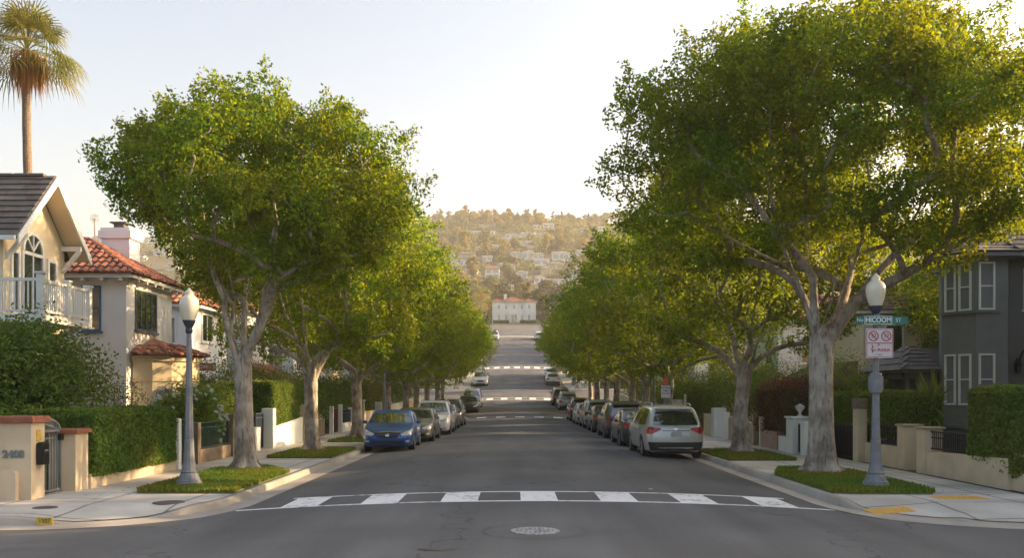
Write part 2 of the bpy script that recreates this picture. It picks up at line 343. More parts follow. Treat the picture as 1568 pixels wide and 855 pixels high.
# ================================================================ SETTING: ground, road, pavements
def sheet(name, xs, ys, zf, m, smooth=True):
    V = [(x, y, zf(x, y)) for y in ys for x in xs]; nx = len(xs)
    F = [(j*nx+i, j*nx+i+1, (j+1)*nx+i+1, (j+1)*nx+i) for j in range(len(ys)-1) for i in range(nx-1)]
    return tag(link(name, np_mesh(name, V, F, m, smooth)), kind='structure')
gx = [-700,-500,-350,-250,-180,-130]+list(range(-100,101,8))+[130,180,250,350,500,700]
gy = [-60,-30,-10,20,60,100]+list(range(120,900,12))+[960,1040,1120,1250]
sheet('ground', gx, gy, lambda x,y: GZ(x,y)-.12-(0.25 if y < 300 else 0), M['hillsoil'])
rx = [-80,-50,-30,-20,-14,-10,-8,-6.6,HW0]+[round(-5.0+i*.5,2) for i in range(21)]+[HW1,6.6,8,10,14,20,30,50,80]
ry = [-15,-8,-2,3,5,7,9,11,13]+[14+i*1.0 for i in range(90)]+[104+2*i for i in range(60)]
ry = [y for y in ry if y <= 222]
sheet('road', rx, ry, lambda x,y: P(y)+crown(x,y), M['asphalt'])

def paint_strip(poly_fn, x0, x1, y0, y1, step=.25, lift=.006):
    n = max(1, int((x1-x0)/step)); xs = [x0+(x1-x0)*i/n for i in range(n+1)]
    vs = [(x, y, P(y)+crown(x, y)+lift) for y in (y0, y1) for x in xs]
    return vs, [(i, i+1, n+2+i, n+1+i) for i in range(n)]
def crosswalk(y0, y1, label, stripes, ln=.13, xa=-5.35, xb=5.2, rear=True, lines=True, rearx=(-4.7, 4.75)):
    mb = MB()
    if lines:
        mb.add(*paint_strip(None, xa, xb, y0, y0+ln)); 
        if rear: mb.add(*paint_strip(None, rearx[0], rearx[1], y1-ln, y1))
    for c, w in stripes: mb.add(*paint_strip(None, c-w/2, c+w/2, y0+ln, y1-(ln if rear else 0), .1))
    o = mb.build('crosswalk', M['paintline']); tag(o, kind='structure')
crosswalk(16.05, 17.7, '', [(k*1.42, .66) for k in range(-3, 4)])
crosswalk(68.5, 70.2, '', [(k*1.45, .72) for k in (-3,-2,-1,0,1,2,3)], xa=-5.5, xb=5.4, rear=True, ln=.12, rearx=(-5.5,5.4))
crosswalk(91.3, 93.6, '', [(k*1.45, .66) for k in (-3,-2,-1,0,1,2,3)], xa=-5.5, xb=5.4, ln=.22, rearx=(-5.5,5.4))
crosswalk(134.5, 137.2, '', [(k*1.5, .85) for k in (-3,-2,-1,0,1,2,3)], xa=-5.5, xb=5.4, ln=.25, rearx=(-5.5,5.4))
mb = MB(); mb.add(*paint_strip(None, -5.4, 5.3, 103.2, 103.9)); tag(mb.build('road_line', M['paintline']), kind='structure')
mb = MB(); mb.add(*paint_strip(None, -5.5, 5.4, 186, 188.5)); tag(mb.build('road_joint', M['gutter']), kind='structure')

# manhole with a raised pattern and a tar ring
t = thing('manhole_cover', 'round worn metal manhole cover in the road before the near crosswalk', 'manhole cover', (-.16, 12.6, P(12.6)+crown(-.16,12.6)))
mb = MB(); mb.lathe([(.34,.0),(.34,.008),(.325,.012),(0.001,.012)], 40)
for i in range(-4,5):
    for j in range(-4,5):
        if 0 < i*i+j*j < 18: mb.box(i*.062-.016, i*.062+.016, j*.062-.016, j*.062+.016, .012, .016)
mb.build('lid', M['iron'], t, local=True)
mb = MB(); n = 48
vs = [(r*math.cos(2*math.pi*k/n), r*math.sin(2*math.pi*k/n), .005) for r in (.70,.715) for k in range(n)]
mb.add(vs, [(k,(k+1)%n,n+(k+1)%n,n+k) for k in range(n)]); mb.build('tar_ring', M['drain'], t, local=True)

# kerb paths: (points along the kerb face, street on the right-hand side of travel for side=-1)
def arc(cx, cy, r, a0, a1, n=14): return [(cx+r*math.cos(R(a0+(a1-a0)*i/n)), cy+r*math.sin(R(a0+(a1-a0)*i/n))) for i in range(n+1)]
def dense(pts, st=.5):
    out = [pts[0]]
    for a, b in zip(pts, pts[1:]):
        L_ = math.dist(a, b); n = max(1, int(L_/st)) if L_ > st*1.5 else 1
        if L_ > 30 and a[1] == b[1]: n = 6
        out += [(a[0]+(b[0]-a[0])*i/n, a[1]+(b[1]-a[1])*i/n) for i in range(1, n+1)]
    return out
def normals(pts, sgn):
    N_ = []
    for i in range(len(pts)):
        a = pts[max(i-1,0)]; b = pts[min(i+1,len(pts)-1)]; d = (b[0]-a[0], b[1]-a[1]); l = math.hypot(*d) or 1
        N_.append((-d[1]/l*sgn, d[0]/l*sgn))        # inward (towards the pavement)
    return N_
CH = .15
def kerb_run(path, sgn, ramp=None, walk_w=2.3, walkmat='walk', flat=False):
    pts = dense(path); N_ = normals(pts, sgn)
    def kh(p):
        h = CH
        if ramp:
            for (ax, ay, r0, r1) in ramp:
                d = math.dist(p, (ax, ay)); k = min(1, max(0, (d-r0)/(r1-r0))); h = min(h, .022+(CH-.022)*k*k*(3-2*k))
        return h
    def off(p, n, d): return (p[0]+n[0]*d, p[1]+n[1]*d)
    def strip(ds, zs, m, name, smooth=False):
        V = []; F = []; w = len(ds)
        for p, n in zip(pts, N_):
            h = kh(p)
            for d, z in zip(ds, zs):
                q = off(p, n, d); V.append((q[0], q[1], P(q[1])+z(h, q)))
        for i in range(len(pts)-1):
            for k in range(w-1):
                F.append((i*w+k, i*w+k+1, (i+1)*w+k+1, (i+1)*w+k) if sgn < 0 else (i*w+k+1, i*w+k, (i+1)*w+k, (i+1)*w+k+1))
        tag(link(name, np_mesh(name, V, F, m, smooth)), kind='structure')
    strip([-.02,-.0,.03,.15,.15], [lambda h,q:-.05, lambda h,q:h-.02, lambda h,q:h, lambda h,q:h+.003, lambda h,q:-.05], M['curb'], 'curb')
    strip([-.48,-.0], [lambda h,q:crown(*q)+.005, lambda h,q:.012], M['gutter'], 'gutter')
    ds = [.155,.4,.7,1.0,1.4,walk_w]
    strip(ds, [ (lambda k: (lambda h,q: h+(CH-h)*k))(min(1, d/1.4)) for d in ds], M[walkmat], 'sidewalk')
def slab(name, x0, x1, y0, y1, z, m, n=None):
    ys = [y0+(y1-y0)*i/max(1,int((y1-y0)/2)) for i in range(max(1,int((y1-y0)/2))+1)]
    V = []; F = []
    for y in ys: V += [(x0,y,P(y)+z),(x1,y,P(y)+z)]
    F = [(2*i,2*i+1,2*i+3,2*i+2) for i in range(len(ys)-1)]
    k = len(V); V += [(x0,y0,P(y0)-.1),(x1,y0,P(y0)-.1)]; F.append((k,k+1,1,0))
    k = len(V); V += [(x0,y1,P(y1)-.1),(x1,y1,P(y1)-.1)]; e = 2*len(ys)-2; F.append((e,e+1,k+1,k))
    mm = np_mesh(name, V, F, m); tag(link(name, mm), kind='structure')
RR = 2.6
for side, X in ((-1, HW0), (1, HW1)):
    far = side*80; sg = -side*1.0
    # block 1: y 14.45 .. 94, blocks 2 and 3 beyond the cross streets
    for bi, (ya, yb) in enumerate(((14.45, 90.0), (104.0, 131.0), (141.0, 187.0))):
        near = [(far, ya)]+[(X+side*RR, ya)]+arc(X+side*RR, ya+RR, RR, -90, -180 if side > 0 else 0)[1:]
        path = near+[(X, yb-RR)]+arc(X+side*RR, yb-RR, RR, 180 if side > 0 else 0, 90)[1:]+[(far, yb)]
        ramp = None
        if bi == 0: ramp = [(-7.0, 14.9, .5, 1.6)] if side < 0 else [(6.15, 15.6, .6, 1.7), (7.6, 14.5, .5, 1.6)]
        kerb_run(path, 1.0*(-side) if True else 0, ramp, 2.4)
        a, b = sorted((X+side*2.4, far)); wx = X+side*3.75
        a1, b1 = sorted((X+side*2.4, wx)); slab('sidewalk', a1, b1, ya+2.4, yb-2.4, CH, M['walk'])
        a2, b2 = sorted((wx, far)); slab('yard', a2, b2, ya+2.4, yb-2.4, CH-.02, M['soil'] if bi == 0 else M['turf'])
slab('road', -120, 120, 223, 256, .0, M['asphalt']); slab('yard', -120, 120, 256, 290, .05, M['garden'])
# service covers on the pavement and painted house number on the kerb
for (x, y, l, w_) in ((-6.62, 16.35, 'dark oval cover in the pavement right of the yellow kerb number', .28), (-8.45, 15.6, 'small rusty cover in the pavement left of the yellow kerb number', .2)):
    o = MB().lathe([(w_,0),(w_,.008),(w_*.9,.012),(.001,.012)], 24).build('service_cover', M['drain']); o.location = (x, y, CH-.004); tag(o, l, 'cover')
t = thing('curb_number', 'yellow painted house number patch on the kerb face left of the corner ramp', 'kerb number', (-7.85, 14.44, .02))
MB().box(-.13,.13,-.028,-.012,.008,.122).build('painted_patch', M['curbyellow'], t, local=True)
def text(s, size, loc, rot, m, parent, name='lettering', sx=1.0, ext=.002, align='CENTER', bold=0.0):
    c = bpy.data.curves.new(name, 'FONT'); c.body = s; c.size = size; c.align_x = align; c.align_y = 'CENTER'; c.extrude = ext; c.offset = bold
    tmp = bpy.data.objects.new('tmp', c); C.objects.link(tmp); bpy.context.view_layer.update()
    me = bpy.data.meshes.new_from_object(tmp.evaluated_get(bpy.context.evaluated_depsgraph_get())); bpy.data.objects.remove(tmp); me.materials.clear(); me.materials.append(m)
    o = link(name, me, parent); o.location = loc; o.rotation_euler = rot; o.scale = (sx,1,1); return o
text('1507', .095, (0,-.031,.065), (R(90),0,0), M['signink'], t)
for (x, y, l) in ((6.12, 16.0, 'orange tactile paving patch on the corner pavement nearest the crosswalk'), (7.85, 17.05, 'orange tactile paving patch on the corner pavement nearest the garden wall')):
    t = thing('tactile_patch', l, 'tactile paving', (x, y, CH-.045 if x < 7 else CH), 0, 'orange tactile patches on the right corner')
    w_ = .36 if x < 7 else .46
    if x < 7: t.rotation_euler = (R(2.4), R(-4.6), 0); t.location.z = .050
    mb = MB(); mb.box(-w_, w_, -.26,.26,-.03,.006)
    for i in range(int(w_*2/.06)):
        for j in range(8): mb.box(-w_+.02+i*.06, -w_+.045+i*.06, -.23+j*.06, -.205+j*.06, .006, .011)
    mb.build('panel', M['tactile'], t, local=True)

# ---- planted strips round the street trees
rngG = np.random.default_rng(5)
LT = [23.4, 31, 40, 49.5, 57, 64.5, 72, 80, 88, 107, 115, 123, 144.5, 153, 162, 171]
RT = [22.2, 30, 44.2, 51.5, 58.5, 66, 74, 82, 89, 107, 115, 123, 144.5, 153, 162, 171]
def grass_patch(x0, x1, y0, y1, poly=None, n=9000):
    side = -1 if x0 < 0 else 1; xi = x1 if side < 0 else x0; xo = x0 if side < 0 else x1; w = abs(xo-xi)
    if poly is None:
        poly = [(xi, y0)]+[(xo-side*.1, y0)]+[(xo, y0+.3), (xo, y1-.8), (xo-side*.15, y1-.3), (xo-side*w*.3, y1), (xi+side*.2, y1-.15), (xi, y1-.5)]
    mb = MB(); mb.prism(poly, CH-.05, CH+.035, lambda x,y: P(y)); o = mb.build('grass_bed', M['turf']); tag(o, kind='structure')
    pa = np.array(poly); a = rngG.random((n*2, 2))*(pa.max(0)-pa.min(0))+pa.min(0)
    ins = np.zeros(len(a), bool); j = len(pa)-1
    for i in range(len(pa)):
        c = ((pa[i,1] > a[:,1]) != (pa[j,1] > a[:,1])) & (a[:,0] < (pa[j,0]-pa[i,0])*(a[:,1]-pa[i,1])/(pa[j,1]-pa[i,1]+1e-9)+pa[i,0]); ins ^= c; j = i
    a = a[ins]
    for tx, ty in [(-7.3, v) for v in LT]+[(7.02, v) for v in RT]:
        dd = np.hypot(a[:,0]-tx, a[:,1]-ty); a = a[dd > .38+.35*rngG.random(len(a))]
    a = a[:n]
    # thin towards the trunk
    k = len(a); th = rngG.random(k)*6.283; h = .045+.05*rngG.random(k); wd = .012+.01*rngG.random(k)
    z = np.array([P(v) for v in a[:,1]])+CH+.03
    lean = (rngG.random((k,2))-.5)*.06
    V = np.zeros((k,3,3)); V[:,0,0] = a[:,0]-np.cos(th)*wd; V[:,0,1] = a[:,1]-np.sin(th)*wd; V[:,1,0] = a[:,0]+np.cos(th)*wd; V[:,1,1] = a[:,1]+np.sin(th)*wd
    V[:,2,0] = a[:,0]+lean[:,0]; V[:,2,1] = a[:,1]+lean[:,1]; V[:,0,2] = z; V[:,1,2] = z; V[:,2,2] = z+h
    o = link('grass', np_mesh('grass', V.reshape(-1,3), np.arange(k*3).reshape(-1,3), M['grass'])); tag(o, 'short green grass round the street trees', 'grass', kind='stuff')
    return o
# ================================================================ FOLIAGE
def unit(v): return v/np.linalg.norm(v, axis=-1, keepdims=True)
def leaves(P0, out, L_, W_, rng, droop=.25, rand=.9, fold=.25):
    """rhombic folded leaves at points P0, facing roughly along out"""
    n = len(P0); nrm = unit(out+rand*rng.normal(size=(n,3))); d = unit(np.cross(nrm, rng.normal(size=(n,3)))); d[:,2] -= droop; d = unit(d-nrm*(d*nrm).sum(1,keepdims=True))
    s = np.cross(nrm, d); l = (L_*(.7+.6*rng.random(n)))[:,None]; w = (W_*(.7+.6*rng.random(n)))[:,None]
    V = np.empty((n,4,3)); V[:,0] = P0-d*l*.5; V[:,1] = P0+s*w*.5-nrm*w*fold; V[:,2] = P0+d*l*.5-nrm*l*.12; V[:,3] = P0-s*w*.5-nrm*w*fold
    i = np.arange(n)[:,None]*4; F = np.concatenate([i+[0,1,2], i+[0,2,3]], 1).reshape(-1,3)
    return V.reshape(-1,3), F
class NP:
    def __init__(s): s.V = []; s.F = []; s.n = 0
    def add(s, V, F): s.V.append(V); s.F.append(F+s.n); s.n += len(V)
    def mesh(s, name, m): return np_mesh(name, np.concatenate(s.V), np.concatenate(s.F), m)
def clump_points(c, r, n, rng, flat=.72, shell=.55):
    d = unit(rng.normal(size=(n,3))); rr = r*(shell+(1-shell)*rng.random((n,1)))*(1 + .25*np.sin(d[:,:1]*5+c[0])*np.cos(d[:,1:2]*4+c[1]))
    p = d*rr; p[:,2] *= flat; return c+p, d

def make_tree_data(seed, H, Rx, Ry, tr, fork, nclump, nleaf, leaf, lm, off=(0,0), lowz=.34, rc=.62, top_power=2.2, umb=.42):
    rng = np.random.default_rng(seed); hc = H*lowz
    # clump centres on a lobed dome
    pts = []; tries = 0; dmin = .98*math.sqrt(Rx*Ry*6.0/nclump)
    lob = rng.random(6)*6.28
    tk = [0,.12,.35,.6,.8,.93,1.0]; rk = [.50,.72,.92,1.0,.86,.62,.30]
    while len(pts) < nclump and tries < nclump*60:
        tries += 1
        a = rng.random()*6.283; t_ = rng.random()**.8; ra = float(np.interp(t_, tk, rk))
        k = 1+.09*math.sin(3*a+lob[0])+.07*math.sin(5*a+lob[1])+.09*math.sin(6*t_+lob[2]+2*a)
        fr_ = 1-.5*rng.random()**1.6 if t_ < .78 else rng.random()**.6
        if t_ < umb and fr_ < .72: continue
        p = np.array([Rx*ra*k*fr_*math.cos(a)+off[0], Ry*ra*k*fr_*math.sin(a)+off[1], hc+(H-hc)*(t_*(1-.10*(fr_*ra)**3))-.2])
        p[2] += .35*math.sin(2*a+lob[3])*(1-t_); p[2] = min(p[2], H-.6)
        if all(np.dot(p-q, p-q) > (dmin*(.72 if tries < nclump*20 else .55))**2 for q in pts): pts.append(p)
    T = np.array(pts)
    # skeleton
    nodes = [np.array([0,0,-.15]), np.array([0,0,.35]), np.array([rng.normal()*.04, rng.normal()*.04, fork*.5]), np.array([rng.normal()*.06, rng.normal()*.06, fork])]
    par = [-1,0,1,2]
    fk = 3; nl = 8 + int(rng.random()*2); ph = rng.random()*6.28
    for i in range(nl):
        a = ph+6.283*i/nl+rng.normal()*.18; q = .18+.34*rng.random()
        if i == 0: q = .12
        e = np.array([Rx*q*math.cos(a)+off[0]*.6, Ry*q*math.sin(a)+off[1]*.6, hc+(H-hc)*(.22+.34*rng.random())]); s0 = nodes[fk]
        lift = np.array([0,0,fork*.0]); mid = s0*.5+e*.5+np.array([math.cos(a)*.45, math.sin(a)*.45, -.25])*rng.random()+rng.normal(size=3)*.12
        prev = fk; n_ = 8
        for k in range(1, n_+1):
            t_ = k/n_; p = (1-t_)**2*s0+2*t_*(1-t_)*mid+t_*t_*e+rng.normal(size=3)*.05
            nodes.append(p); par.append(prev); prev = len(nodes)-1
    order = np.argsort(np.linalg.norm(T-nodes[fk], axis=1)); tips = []
    for ti in order:
        t_ = T[ti]; A = np.array(nodes[4:]); d = t_-A; dist = np.linalg.norm(d, axis=1)
        cost = dist*(1+2.2*np.clip(.45-(d[:,2]/(dist+1e-6)), 0, 1.2))
        cost += np.where(dist < .35, .5, 0)
        j = int(np.argmin(cost))+4; s0 = nodes[j]; L_ = np.linalg.norm(t_-s0); n_ = max(2, int(L_/.42))
        dpar = s0-nodes[par[j]]; dpar = dpar/(np.linalg.norm(dpar)+1e-6)
        mid = s0+dpar*L_*.35*.5+(t_-s0)*.35+rng.normal(size=3)*.06*L_
        prev = j
        for k in range(1, n_+1):
            q = k/n_; p = (1-q)**2*s0+2*q*(1-q)*mid+q*q*t_
            nodes.append(p); par.append(prev); prev = len(nodes)-1
        tips.append(prev)
    n = len(nodes); w = np.zeros(n); w[tips] = 1
    ch = [[] for _ in range(n)]
    for i in range(n-1, 0, -1):
        w[par[i]] += w[i]; ch[par[i]].append(i)
    w[w == 0] = 1
    pw = math.log((tr*.92)/.011)/math.log(max(2,w[fk])); rad = .011*w**pw; rad = np.maximum(rad, .008)
    rad[0] = tr*1.75; rad[1] = tr*1.12; rad[2] = tr*1.0; rad[3] = tr*1.06
    mb = MB()
    # trunk with flared, lobed foot
    nn = 28; zz = [-.15,.0,.08,.2,.4,.75,1.2,fork*.6,fork*.8,fork,fork+.16,fork+.34,fork+.5]
    rr = [1.9,1.75,1.5,1.27,1.13,1.05,1.0,.96,.96,1.0,.92,.66,.2]; vs = []
    fl = rng.random(3)*6.28
    for z_, r_ in zip(zz, rr):
        c_ = np.array([np.interp(z_, [0,fork*.5,fork], [0,nodes[2][0],nodes[3][0]]), np.interp(z_, [0,fork*.5,fork], [0,nodes[2][1],nodes[3][1]])])
        for k in range(nn):
            a = 6.283*k/nn; f = 1+max(0,(r_-1))*.8*math.sin(5*a+fl[0]+.6*math.sin(2*a))+.05*math.sin(9*a+z_*1.7)+.035*math.sin(3*a+fl[1]+z_*1.3)+.02*math.sin(7*a+z_*3)
            vs.append((c_[0]+tr*r_*f*math.cos(a), c_[1]+tr*r_*f*math.sin(a), z_))
    mb.add(vs, [(i*nn+k, i*nn+(k+1)%nn, (i+1)*nn+(k+1)%nn, (i+1)*nn+k) for i in range(len(zz)-1) for k in range(nn)]+[tuple((len(zz)-1)*nn+k for k in range(nn))])
    # branch chains
    stack = [(fk, c) for c in ch[fk]]
    while stack:
        a, b = stack.pop(); chain = [a, b]; cur = b
        while ch[cur]:
            cs_ = sorted(ch[cur], key=lambda q: -w[q]); stack += [(cur, q) for q in cs_[1:]]; cur = cs_[0]; chain.append(cur)
        rs = [min(rad[q], rad[chain[1]]*1.08) for q in chain]; rs[0] = min(rad[a], rs[1]*1.35)
        P_ = [Vector(nodes[q]) for q in chain]
        if a == fk: P_ = [P_[0]+(P_[1]-P_[0]).normalized()*.12-Vector((0,0,.55))]+P_; P_[1] = P_[1]*.6+P_[2]*.4-Vector((0,0,.06)); r0_ = max(rs[1]*1.3, tr*.42); rs = [r0_*.8, r0_]+rs[1:]
        big = rs[1] > .05
        mb.tube(P_, rs, 9 if big else 5, cap=False)
    # leaves
    npz = NP(); P0 = []; O0 = []; cc = np.array([off[0], off[1], hc+(H-hc)*.2])
    for c_ in T:
        r_ = rc*(.75+.55*rng.random()); m_ = int(nleaf*(.7+.6*rng.random())*(r_/rc)**2); p, d = clump_points(c_, r_, m_, rng, .74, .62)
        P0.append(p); O0.append(unit(d*1.0+unit(c_-cc)*.35+np.array([0,0,.45])))
        # loose sprigs that break the outline
        k = max(3, m_//9); dd = unit(unit(c_-cc)+rng.normal(size=3)*.5); tt = rng.random((k,1)); P0.append(c_+dd*r_*(.6+.65*tt)+rng.normal(size=(k,3))*.07); O0.append(np.tile(dd*.4+[0,0,.7], (k,1)))
    # along the finer branches
    P0 = np.concatenate(P0); O0 = np.concatenate(O0)
    V, F = leaves(P0, O0, leaf, leaf*.52, rng); npz.add(V, F)
    crown = npz.mesh('crown', lm)
    me = bpy.data.meshes.new('trunk'); me.from_pydata([tuple(map(float, v)) for v in mb.v], [], mb.f); me.materials.append(M['bark']); me.update(); me.polygons.foreach_set('use_smooth', [True]*len(me.polygons))
    return me, crown
def place_tree(data, loc, rz, label, name='street_tree', cat='tree', group=None, sc=1.0):
    t = thing(name, label, cat, loc, rz, group); t.scale = (sc, sc, sc); link('trunk', data[0], t); link('crown', data[1], t); return t

# ---- the street trees
LT = [23.4, 31, 40, 49.5, 57, 64.5, 72, 80, 88, 107, 115, 123, 144.5, 153, 162, 171]
RT = [22.2, 30, 44.2, 51.5, 58.5, 66, 74, 82, 89, 107, 115, 123, 144.5, 153, 162, 171]
ORD = ['nearest','second','third','fourth','fifth','sixth','seventh','eighth','ninth','tenth','eleventh','twelfth','thirteenth','fourteenth','fifteenth','sixteenth']
tl1 = make_tree_data(11, 9.55, 3.5, 3.6, .225, 2.6, 185, 480, .105, M['leaf'], off=(.5,0), lowz=.54, rc=.58, umb=.56)
tr1 = make_tree_data(23, 10.5, 4.8, 4.4, .28, 3.0, 265, 520, .105, M['leaf'], off=(.3,-.1), lowz=.50, rc=.62, umb=.5)
t2a = make_tree_data(31, 9.8, 4.3, 4.0, .22, 2.3, 165, 340, .125, M['leaf'], lowz=.40, rc=.66)
va = [make_tree_data(40+i, 9.6+.3*i, 4.6, 4.3, .22, 2.3, 150, 280, .155, M['leaf_far'], lowz=.34, rc=.84, umb=.35) for i in range(3)]
rs = random.Random(3)
lookL = {0: 'nearest street tree on the left, broad crown with yellow lit top', 1: 'second street tree on the left, pale trunk before the white garden wall', 2: 'third street tree on the left, forked trunk behind the blue car'}
lookR = {0: 'largest and nearest street tree on the right, thick pale trunk beside the lamp with signs', 1: 'second street tree on the right, slimmer trunk right of the silver car', 2: 'third street tree on the right, behind the small white parking sign'}
SC = lambda i, rs: 1.0 if i < 3 else (.93+.07*rs.random() if i < 8 else {8:.92,9:.86,10:.8,11:.7}.get(i, .42))
for i, y in enumerate(LT):
    d = tl1 if i == 0 else t2a if i == 1 else va[i % 3]; x = -7.3 if i < 4 else -7.25+rs.uniform(-.1,.1)-(1.2 if i > 11 else 0)
    place_tree(d, (x, y, P(y)+CH), 0 if i == 0 else (1.9 if i == 1 else rs.random()*6.28), lookL.get(i, 'street tree in the left row, %s counted from the camera' % ORD[i]), group='street trees along the kerbs', sc=SC(i, rs))
for i, y in enumerate(RT):
    d = tr1 if i == 0 else t2a if i == 1 else va[(i+1) % 3]; x = 7.02 if i < 4 else 7.0+rs.uniform(-.1,.1)+(1.2 if i > 11 else 0)
    place_tree(d, (x, y, P(y)+CH), 0 if i == 0 else rs.random()*6.28, lookR.get(i, 'street tree in the right row, %s counted from the camera' % ORD[i]), group='street trees along the kerbs', sc=SC(i, rs)*1.04)
grass_patch(-7.95, -5.9, 17.75, 24.1, [(-5.9,17.75),(-7.75,17.75),(-7.95,18.2),(-8.0,23.2),(-7.6,23.9),(-6.9,24.0),(-5.95,22.4),(-5.9,21.8)], 19000)
grass_patch(5.76, 7.9, 17.6, 24.0, [(5.76,17.75),(6.2,17.6),(7.6,17.6),(7.85,18.0),(7.95,22.6),(7.3,23.6),(6.3,23.4),(5.76,21.8)], 19000)
for side, L_ in ((-1, LT), (1, RT)):
    for y in L_[1:9]:
        if side < 0: grass_patch(-7.95, -5.92, y-3.6, y+1.2, n=7000 if y < 40 else 2500)
        else: grass_patch(5.77, 7.8, y-3.6, y+1.2, n=7000 if y < 40 else 2500)

place_tree(va[0], (20, 37.3, CH), .6, 'tree added between the grey house and the cream house to block sun', name='garden_tree')  # added to close a gap where low sun would streak the road
# ---- shrubs and hedges
def shrub(name, label, cat, c, r, m, n, leaf, seed, lobes=14, flowers=None, stems=True, group=None, z0=None, dens_core=True):
    """c = (x, y) at the ground, r = (rx, ry, h)"""
    rng = np.random.default_rng(seed); gz = (P(c[1]) if c[1] < 290 else GZ(*c))+CH-.03 if z0 is None else z0
    t = thing(name, label, cat, (c[0], c[1], gz), 0, group); npz = NP()
    a = rng.random(lobes)*6.283; ph = rng.random(lobes); el = np.arcsin(ph*.95)
    lc = np.stack([np.cos(a)*np.cos(el)*r[0]*.62, np.sin(a)*np.cos(el)*r[1]*.62, r[2]*(.36+.36*np.sin(el))], 1)
    lc = np.concatenate([lc, [[0,0,r[2]*.45],[r[0]*.4,0,r[2]*.25],[-r[0]*.4,0,r[2]*.25],[0,-r[1]*.45,r[2]*.22]]])
    k = n//len(lc)
    rl = min(r[0], r[1], r[2]*.7)
    for q in lc:
        s_ = rl*(.42+.2*rng.random()); p, d = clump_points(q, s_, k, rng, .85, .6); p[:,2] = np.maximum(p[:,2], .03)
        V, F = leaves(p, unit(d+[0,0,.5]), leaf, leaf*.5, rng); npz.add(V, F)
    link('foliage', npz.mesh('foliage', m), t)
    if stems:
        mb = MB()
        for i in range(7):
            e = lc[i % len(lc)]; mb.tube([(rng.normal()*.08,rng.normal()*.08,-.05), tuple(e*.5+rng.normal(size=3)*.06), tuple(e)], [.045,.03,.012], 6)
        mb.build('stems', M['palm_bark'], t, local=True)
    if flowers:
        V0 = np.concatenate(npz.V).reshape(-1,4,3)[:,0]; q = V0-np.array([0,0,r[2]*.4]); sc_ = np.linalg.norm(q/np.array(r)*[1,1,1.6], axis=1); idx = np.where((sc_ > np.quantile(sc_, .8)) & (V0[:,1] < r[1]*.5))[0]
        mb = MB()
        for i in rng.choice(idx, flowers):
            p = V0[i]*1.03
            for j in range(6):
                a_ = j*1.05; nx = Vector((math.cos(a_), -.5+.2*math.sin(a_), math.sin(a_)*.9))*.05
                mb.quad(tuple(p), tuple(Vector(p)+nx*.8+Vector((.018,0,.018))), tuple(Vector(p)+nx*1.25), tuple(Vector(p)+nx*.8-Vector((.018,0,.018))))
        mb.build('blossoms', M['petal'], t, local=True)
    return t
def hedge(label, x0, x1, y0, y1, z0, z1, m, dens=900, leaf=.055, seed=1, name='hedge', rough=.05, group=None, rag=0.0):
    rng = np.random.default_rng(seed); yc = (y0+y1)/2; t = thing(name, label, 'hedge', ((x0+x1)/2, yc, P(yc)+CH), 0, group)
    lx, ly = x1-x0, y1-y0; npz = NP(); cx, cy = (x0+x1)/2, (y0+y1)/2
    faces = [((-1,0,0), ly*(z1-z0)), ((1,0,0), ly*(z1-z0)), ((0,-1,0), lx*(z1-z0)), ((0,1,0), lx*(z1-z0)), ((0,0,1), lx*ly)]
    for nrm, ar in faces:
        k = int(ar*dens*2.2); u = rng.random(k); v = rng.random(k); nrm = np.array(nrm, float); p = np.zeros((k,3))
        if nrm[0]: p[:,0] = nrm[0]*lx/2; p[:,1] = (u-.5)*ly; p[:,2] = z0+v*(z1-z0)
        elif nrm[1]: p[:,1] = nrm[1]*ly/2; p[:,0] = (u-.5)*lx; p[:,2] = z0+v*(z1-z0)
        else: p[:,0] = (u-.5)*lx; p[:,1] = (v-.5)*ly; p[:,2] = z1
        wob = np.sin(p[:,0]*3.1+seed)*np.cos(p[:,1]*2.7)+.6*np.sin(p[:,1]*6.3+p[:,2]*5)+.5*np.sin(p[:,2]*9+p[:,0]*7)
        p += nrm*(wob*rough*.5+rng.normal(size=k)*rough*.6)[:,None]
        # rounded arrises
        q = np.array([lx/2, ly/2, 0]); e = np.minimum(q[0]-np.abs(p[:,0]), q[1]-np.abs(p[:,1])); tz = z1-p[:,2]
        rr_ = .12; cut = np.clip(rr_-tz, 0, rr_)*np.clip(1-e/rr_, 0, 1); p[:,2] -= cut*.5; 
        if rag: p[:,2] += np.where(p[:,2] < z0+.25, -rng.random(k)*rag*np.maximum(0, np.sin(p[:,1]*2.1+p[:,0]*3)), 0)
        V, F = leaves(p, np.tile(nrm*.9+[0,0,.25], (k,1)), leaf, leaf*.55, rng, rand=.75); npz.add(V, F)
    V = np.concatenate(npz.V); V[:,2] += np.array([P(v) for v in np.round(V[:,1]+yc, 1)])-P(yc) if abs(P(y1)-P(y0)) > .02 else 0
    npz.V = [V]; npz.F = [np.concatenate(npz.F)]
    link('foliage', npz.mesh('foliage', m), t)
    b = MB(); g = .07; b.box(-lx/2+g, lx/2-g, -ly/2+g, ly/2-g, z0+.01, z1-g-.02); b.build('dark_core', M['soil'], t, local=True)  # solid dark box filling the hedge behind its leaves
    return t

for i, (x, y) in enumerate(((17.5, 15.9), (25.5, 15.9), (34, 15.9), (-16, 15.9), (-25, 15.9))):  # right-hand ones, out of view, are added to shade the intersection
    place_tree(va[i % 3], (x, y, CH), i*1.7, 'street tree on the crossing street, %s' % ['first shade caster added beyond the right edge','second shade caster added beyond the right edge','third shade caster added beyond the right edge','first beyond the left edge','second beyond the left edge'][i], group='street trees along the kerbs', sc=1.0 if i < 3 else .7)
